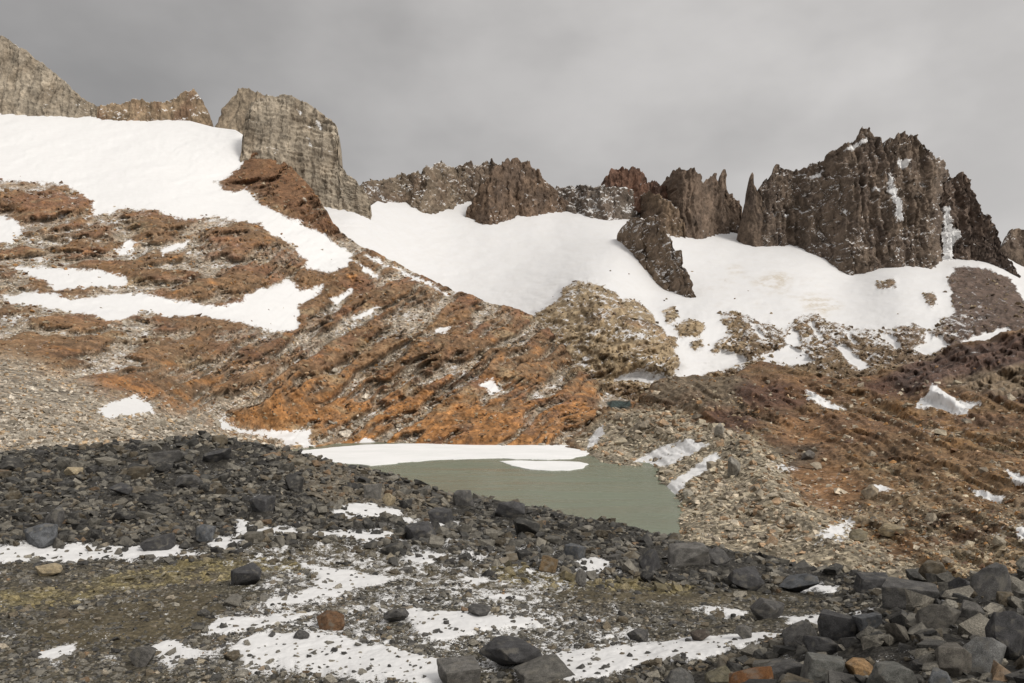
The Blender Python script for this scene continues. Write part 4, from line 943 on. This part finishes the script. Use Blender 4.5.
# ================================================================== 8  light, sky, camera
SUN_AZ, SUN_EL = math.radians(134), math.radians(40)              # azimuth clockwise from the view direction (+Y)
sd_ = (math.sin(SUN_AZ)*math.cos(SUN_EL), math.cos(SUN_AZ)*math.cos(SUN_EL), math.sin(SUN_EL))
import mathutils
sl = bpy.data.lights.new('sun', 'SUN'); sl.energy = 2.15; sl.angle = math.radians(15); sl.color = (1, .945, .86)
so = bpy.data.objects.new('sun', sl); col.objects.link(so); so.rotation_euler = mathutils.Vector(sd_).to_track_quat('Z', 'Y').to_euler()
w = bpy.data.worlds.new('World'); scene.world = w; w.use_nodes = True
t = w.node_tree; t.nodes.clear()
N_ = t.nodes.new; Lk = t.links.new
sky = N_('ShaderNodeTexSky'); sky.sky_type = 'NISHITA'; sky.sun_disc = False; sky.sun_elevation = SUN_EL; sky.sun_rotation = SUN_AZ
bw = N_('ShaderNodeRGBToBW'); Lk(sky.outputs[0], bw.inputs[0])
tc = N_('ShaderNodeTexCoord')
mp = N_('ShaderNodeMapping'); mp.inputs['Scale'].default_value = (1.3, 1.3, 2.2); Lk(tc.outputs['Generated'], mp.inputs[0])
ns = N_('ShaderNodeTexNoise'); ns.inputs['Scale'].default_value = 2.1; ns.inputs['Detail'].default_value = 5; ns.inputs['Roughness'].default_value = .52; Lk(mp.outputs[0], ns.inputs['Vector'])
sep = N_('ShaderNodeSeparateXYZ'); Lk(tc.outputs['Generated'], sep.inputs[0])
def mr(src, a, b, c, d, smooth=True):
    n = N_('ShaderNodeMapRange'); n.interpolation_type = 'SMOOTHSTEP' if smooth else 'LINEAR'; Lk(src, n.inputs[0])
    for i, k in enumerate((a, b, c, d)): n.inputs[i+1].default_value = k
    return n.outputs[0]
def mm(op, a, b):
    n = N_('ShaderNodeMath'); n.operation = op
    for i, v in enumerate((a, b)):
        if isinstance(v, (int, float)): n.inputs[i].default_value = v
        else: Lk(v, n.inputs[i])
    return n.outputs[0]
cloud = mr(ns.outputs[0], .3, .7, .82, 1.18)
side = mr(sep.outputs[0], -.5, .6, .315, .66, False)               # the cloud deck thins towards the right
up = mr(sep.outputs[2], .35, .9, 1.0, 1.5); back = mr(sep.outputs[1], .4, -.6, 1.0, 1.6)
lum = mm('MULTIPLY', mm('MULTIPLY', side, cloud), mm('MULTIPLY', up, back))
deck = N_('ShaderNodeMix'); deck.data_type = 'RGBA'; deck.blend_type = 'MULTIPLY'; deck.inputs[0].default_value = 1
cc = N_('ShaderNodeCombineColor'); [Lk(lum, cc.inputs[i]) for i in range(3)]
Lk(cc.outputs[0], deck.inputs[6]); deck.inputs[7].default_value = (10.3, 9.95, 9.65, 1)
mx = N_('ShaderNodeMix'); mx.data_type = 'RGBA'; mx.inputs[0].default_value = .94; Lk(sky.outputs[0], mx.inputs[6]); Lk(deck.outputs[2], mx.inputs[7])
bg = N_('ShaderNodeBackground'); bg.inputs[1].default_value = .1; Lk(mx.outputs[2], bg.inputs[0])
ow = N_('ShaderNodeOutputWorld'); Lk(bg.outputs[0], ow.inputs[0])

cd = bpy.data.cameras.new('camera'); cd.sensor_width = 36; cd.lens = FX/1024*36; cd.shift_y = (CY-341.5)/1024
cd.clip_start = .1; cd.clip_end = 20000
co = bpy.data.objects.new('camera', cd); col.objects.link(co); co.location = (0, 0, 0); co.rotation_euler = (math.radians(90), 0, 0)
scene.camera = co
scene.view_settings.view_transform = 'Standard'; scene.view_settings.look = 'None'; scene.view_settings.exposure = 0
scene.render.resolution_x, scene.render.resolution_y = 1024, 683
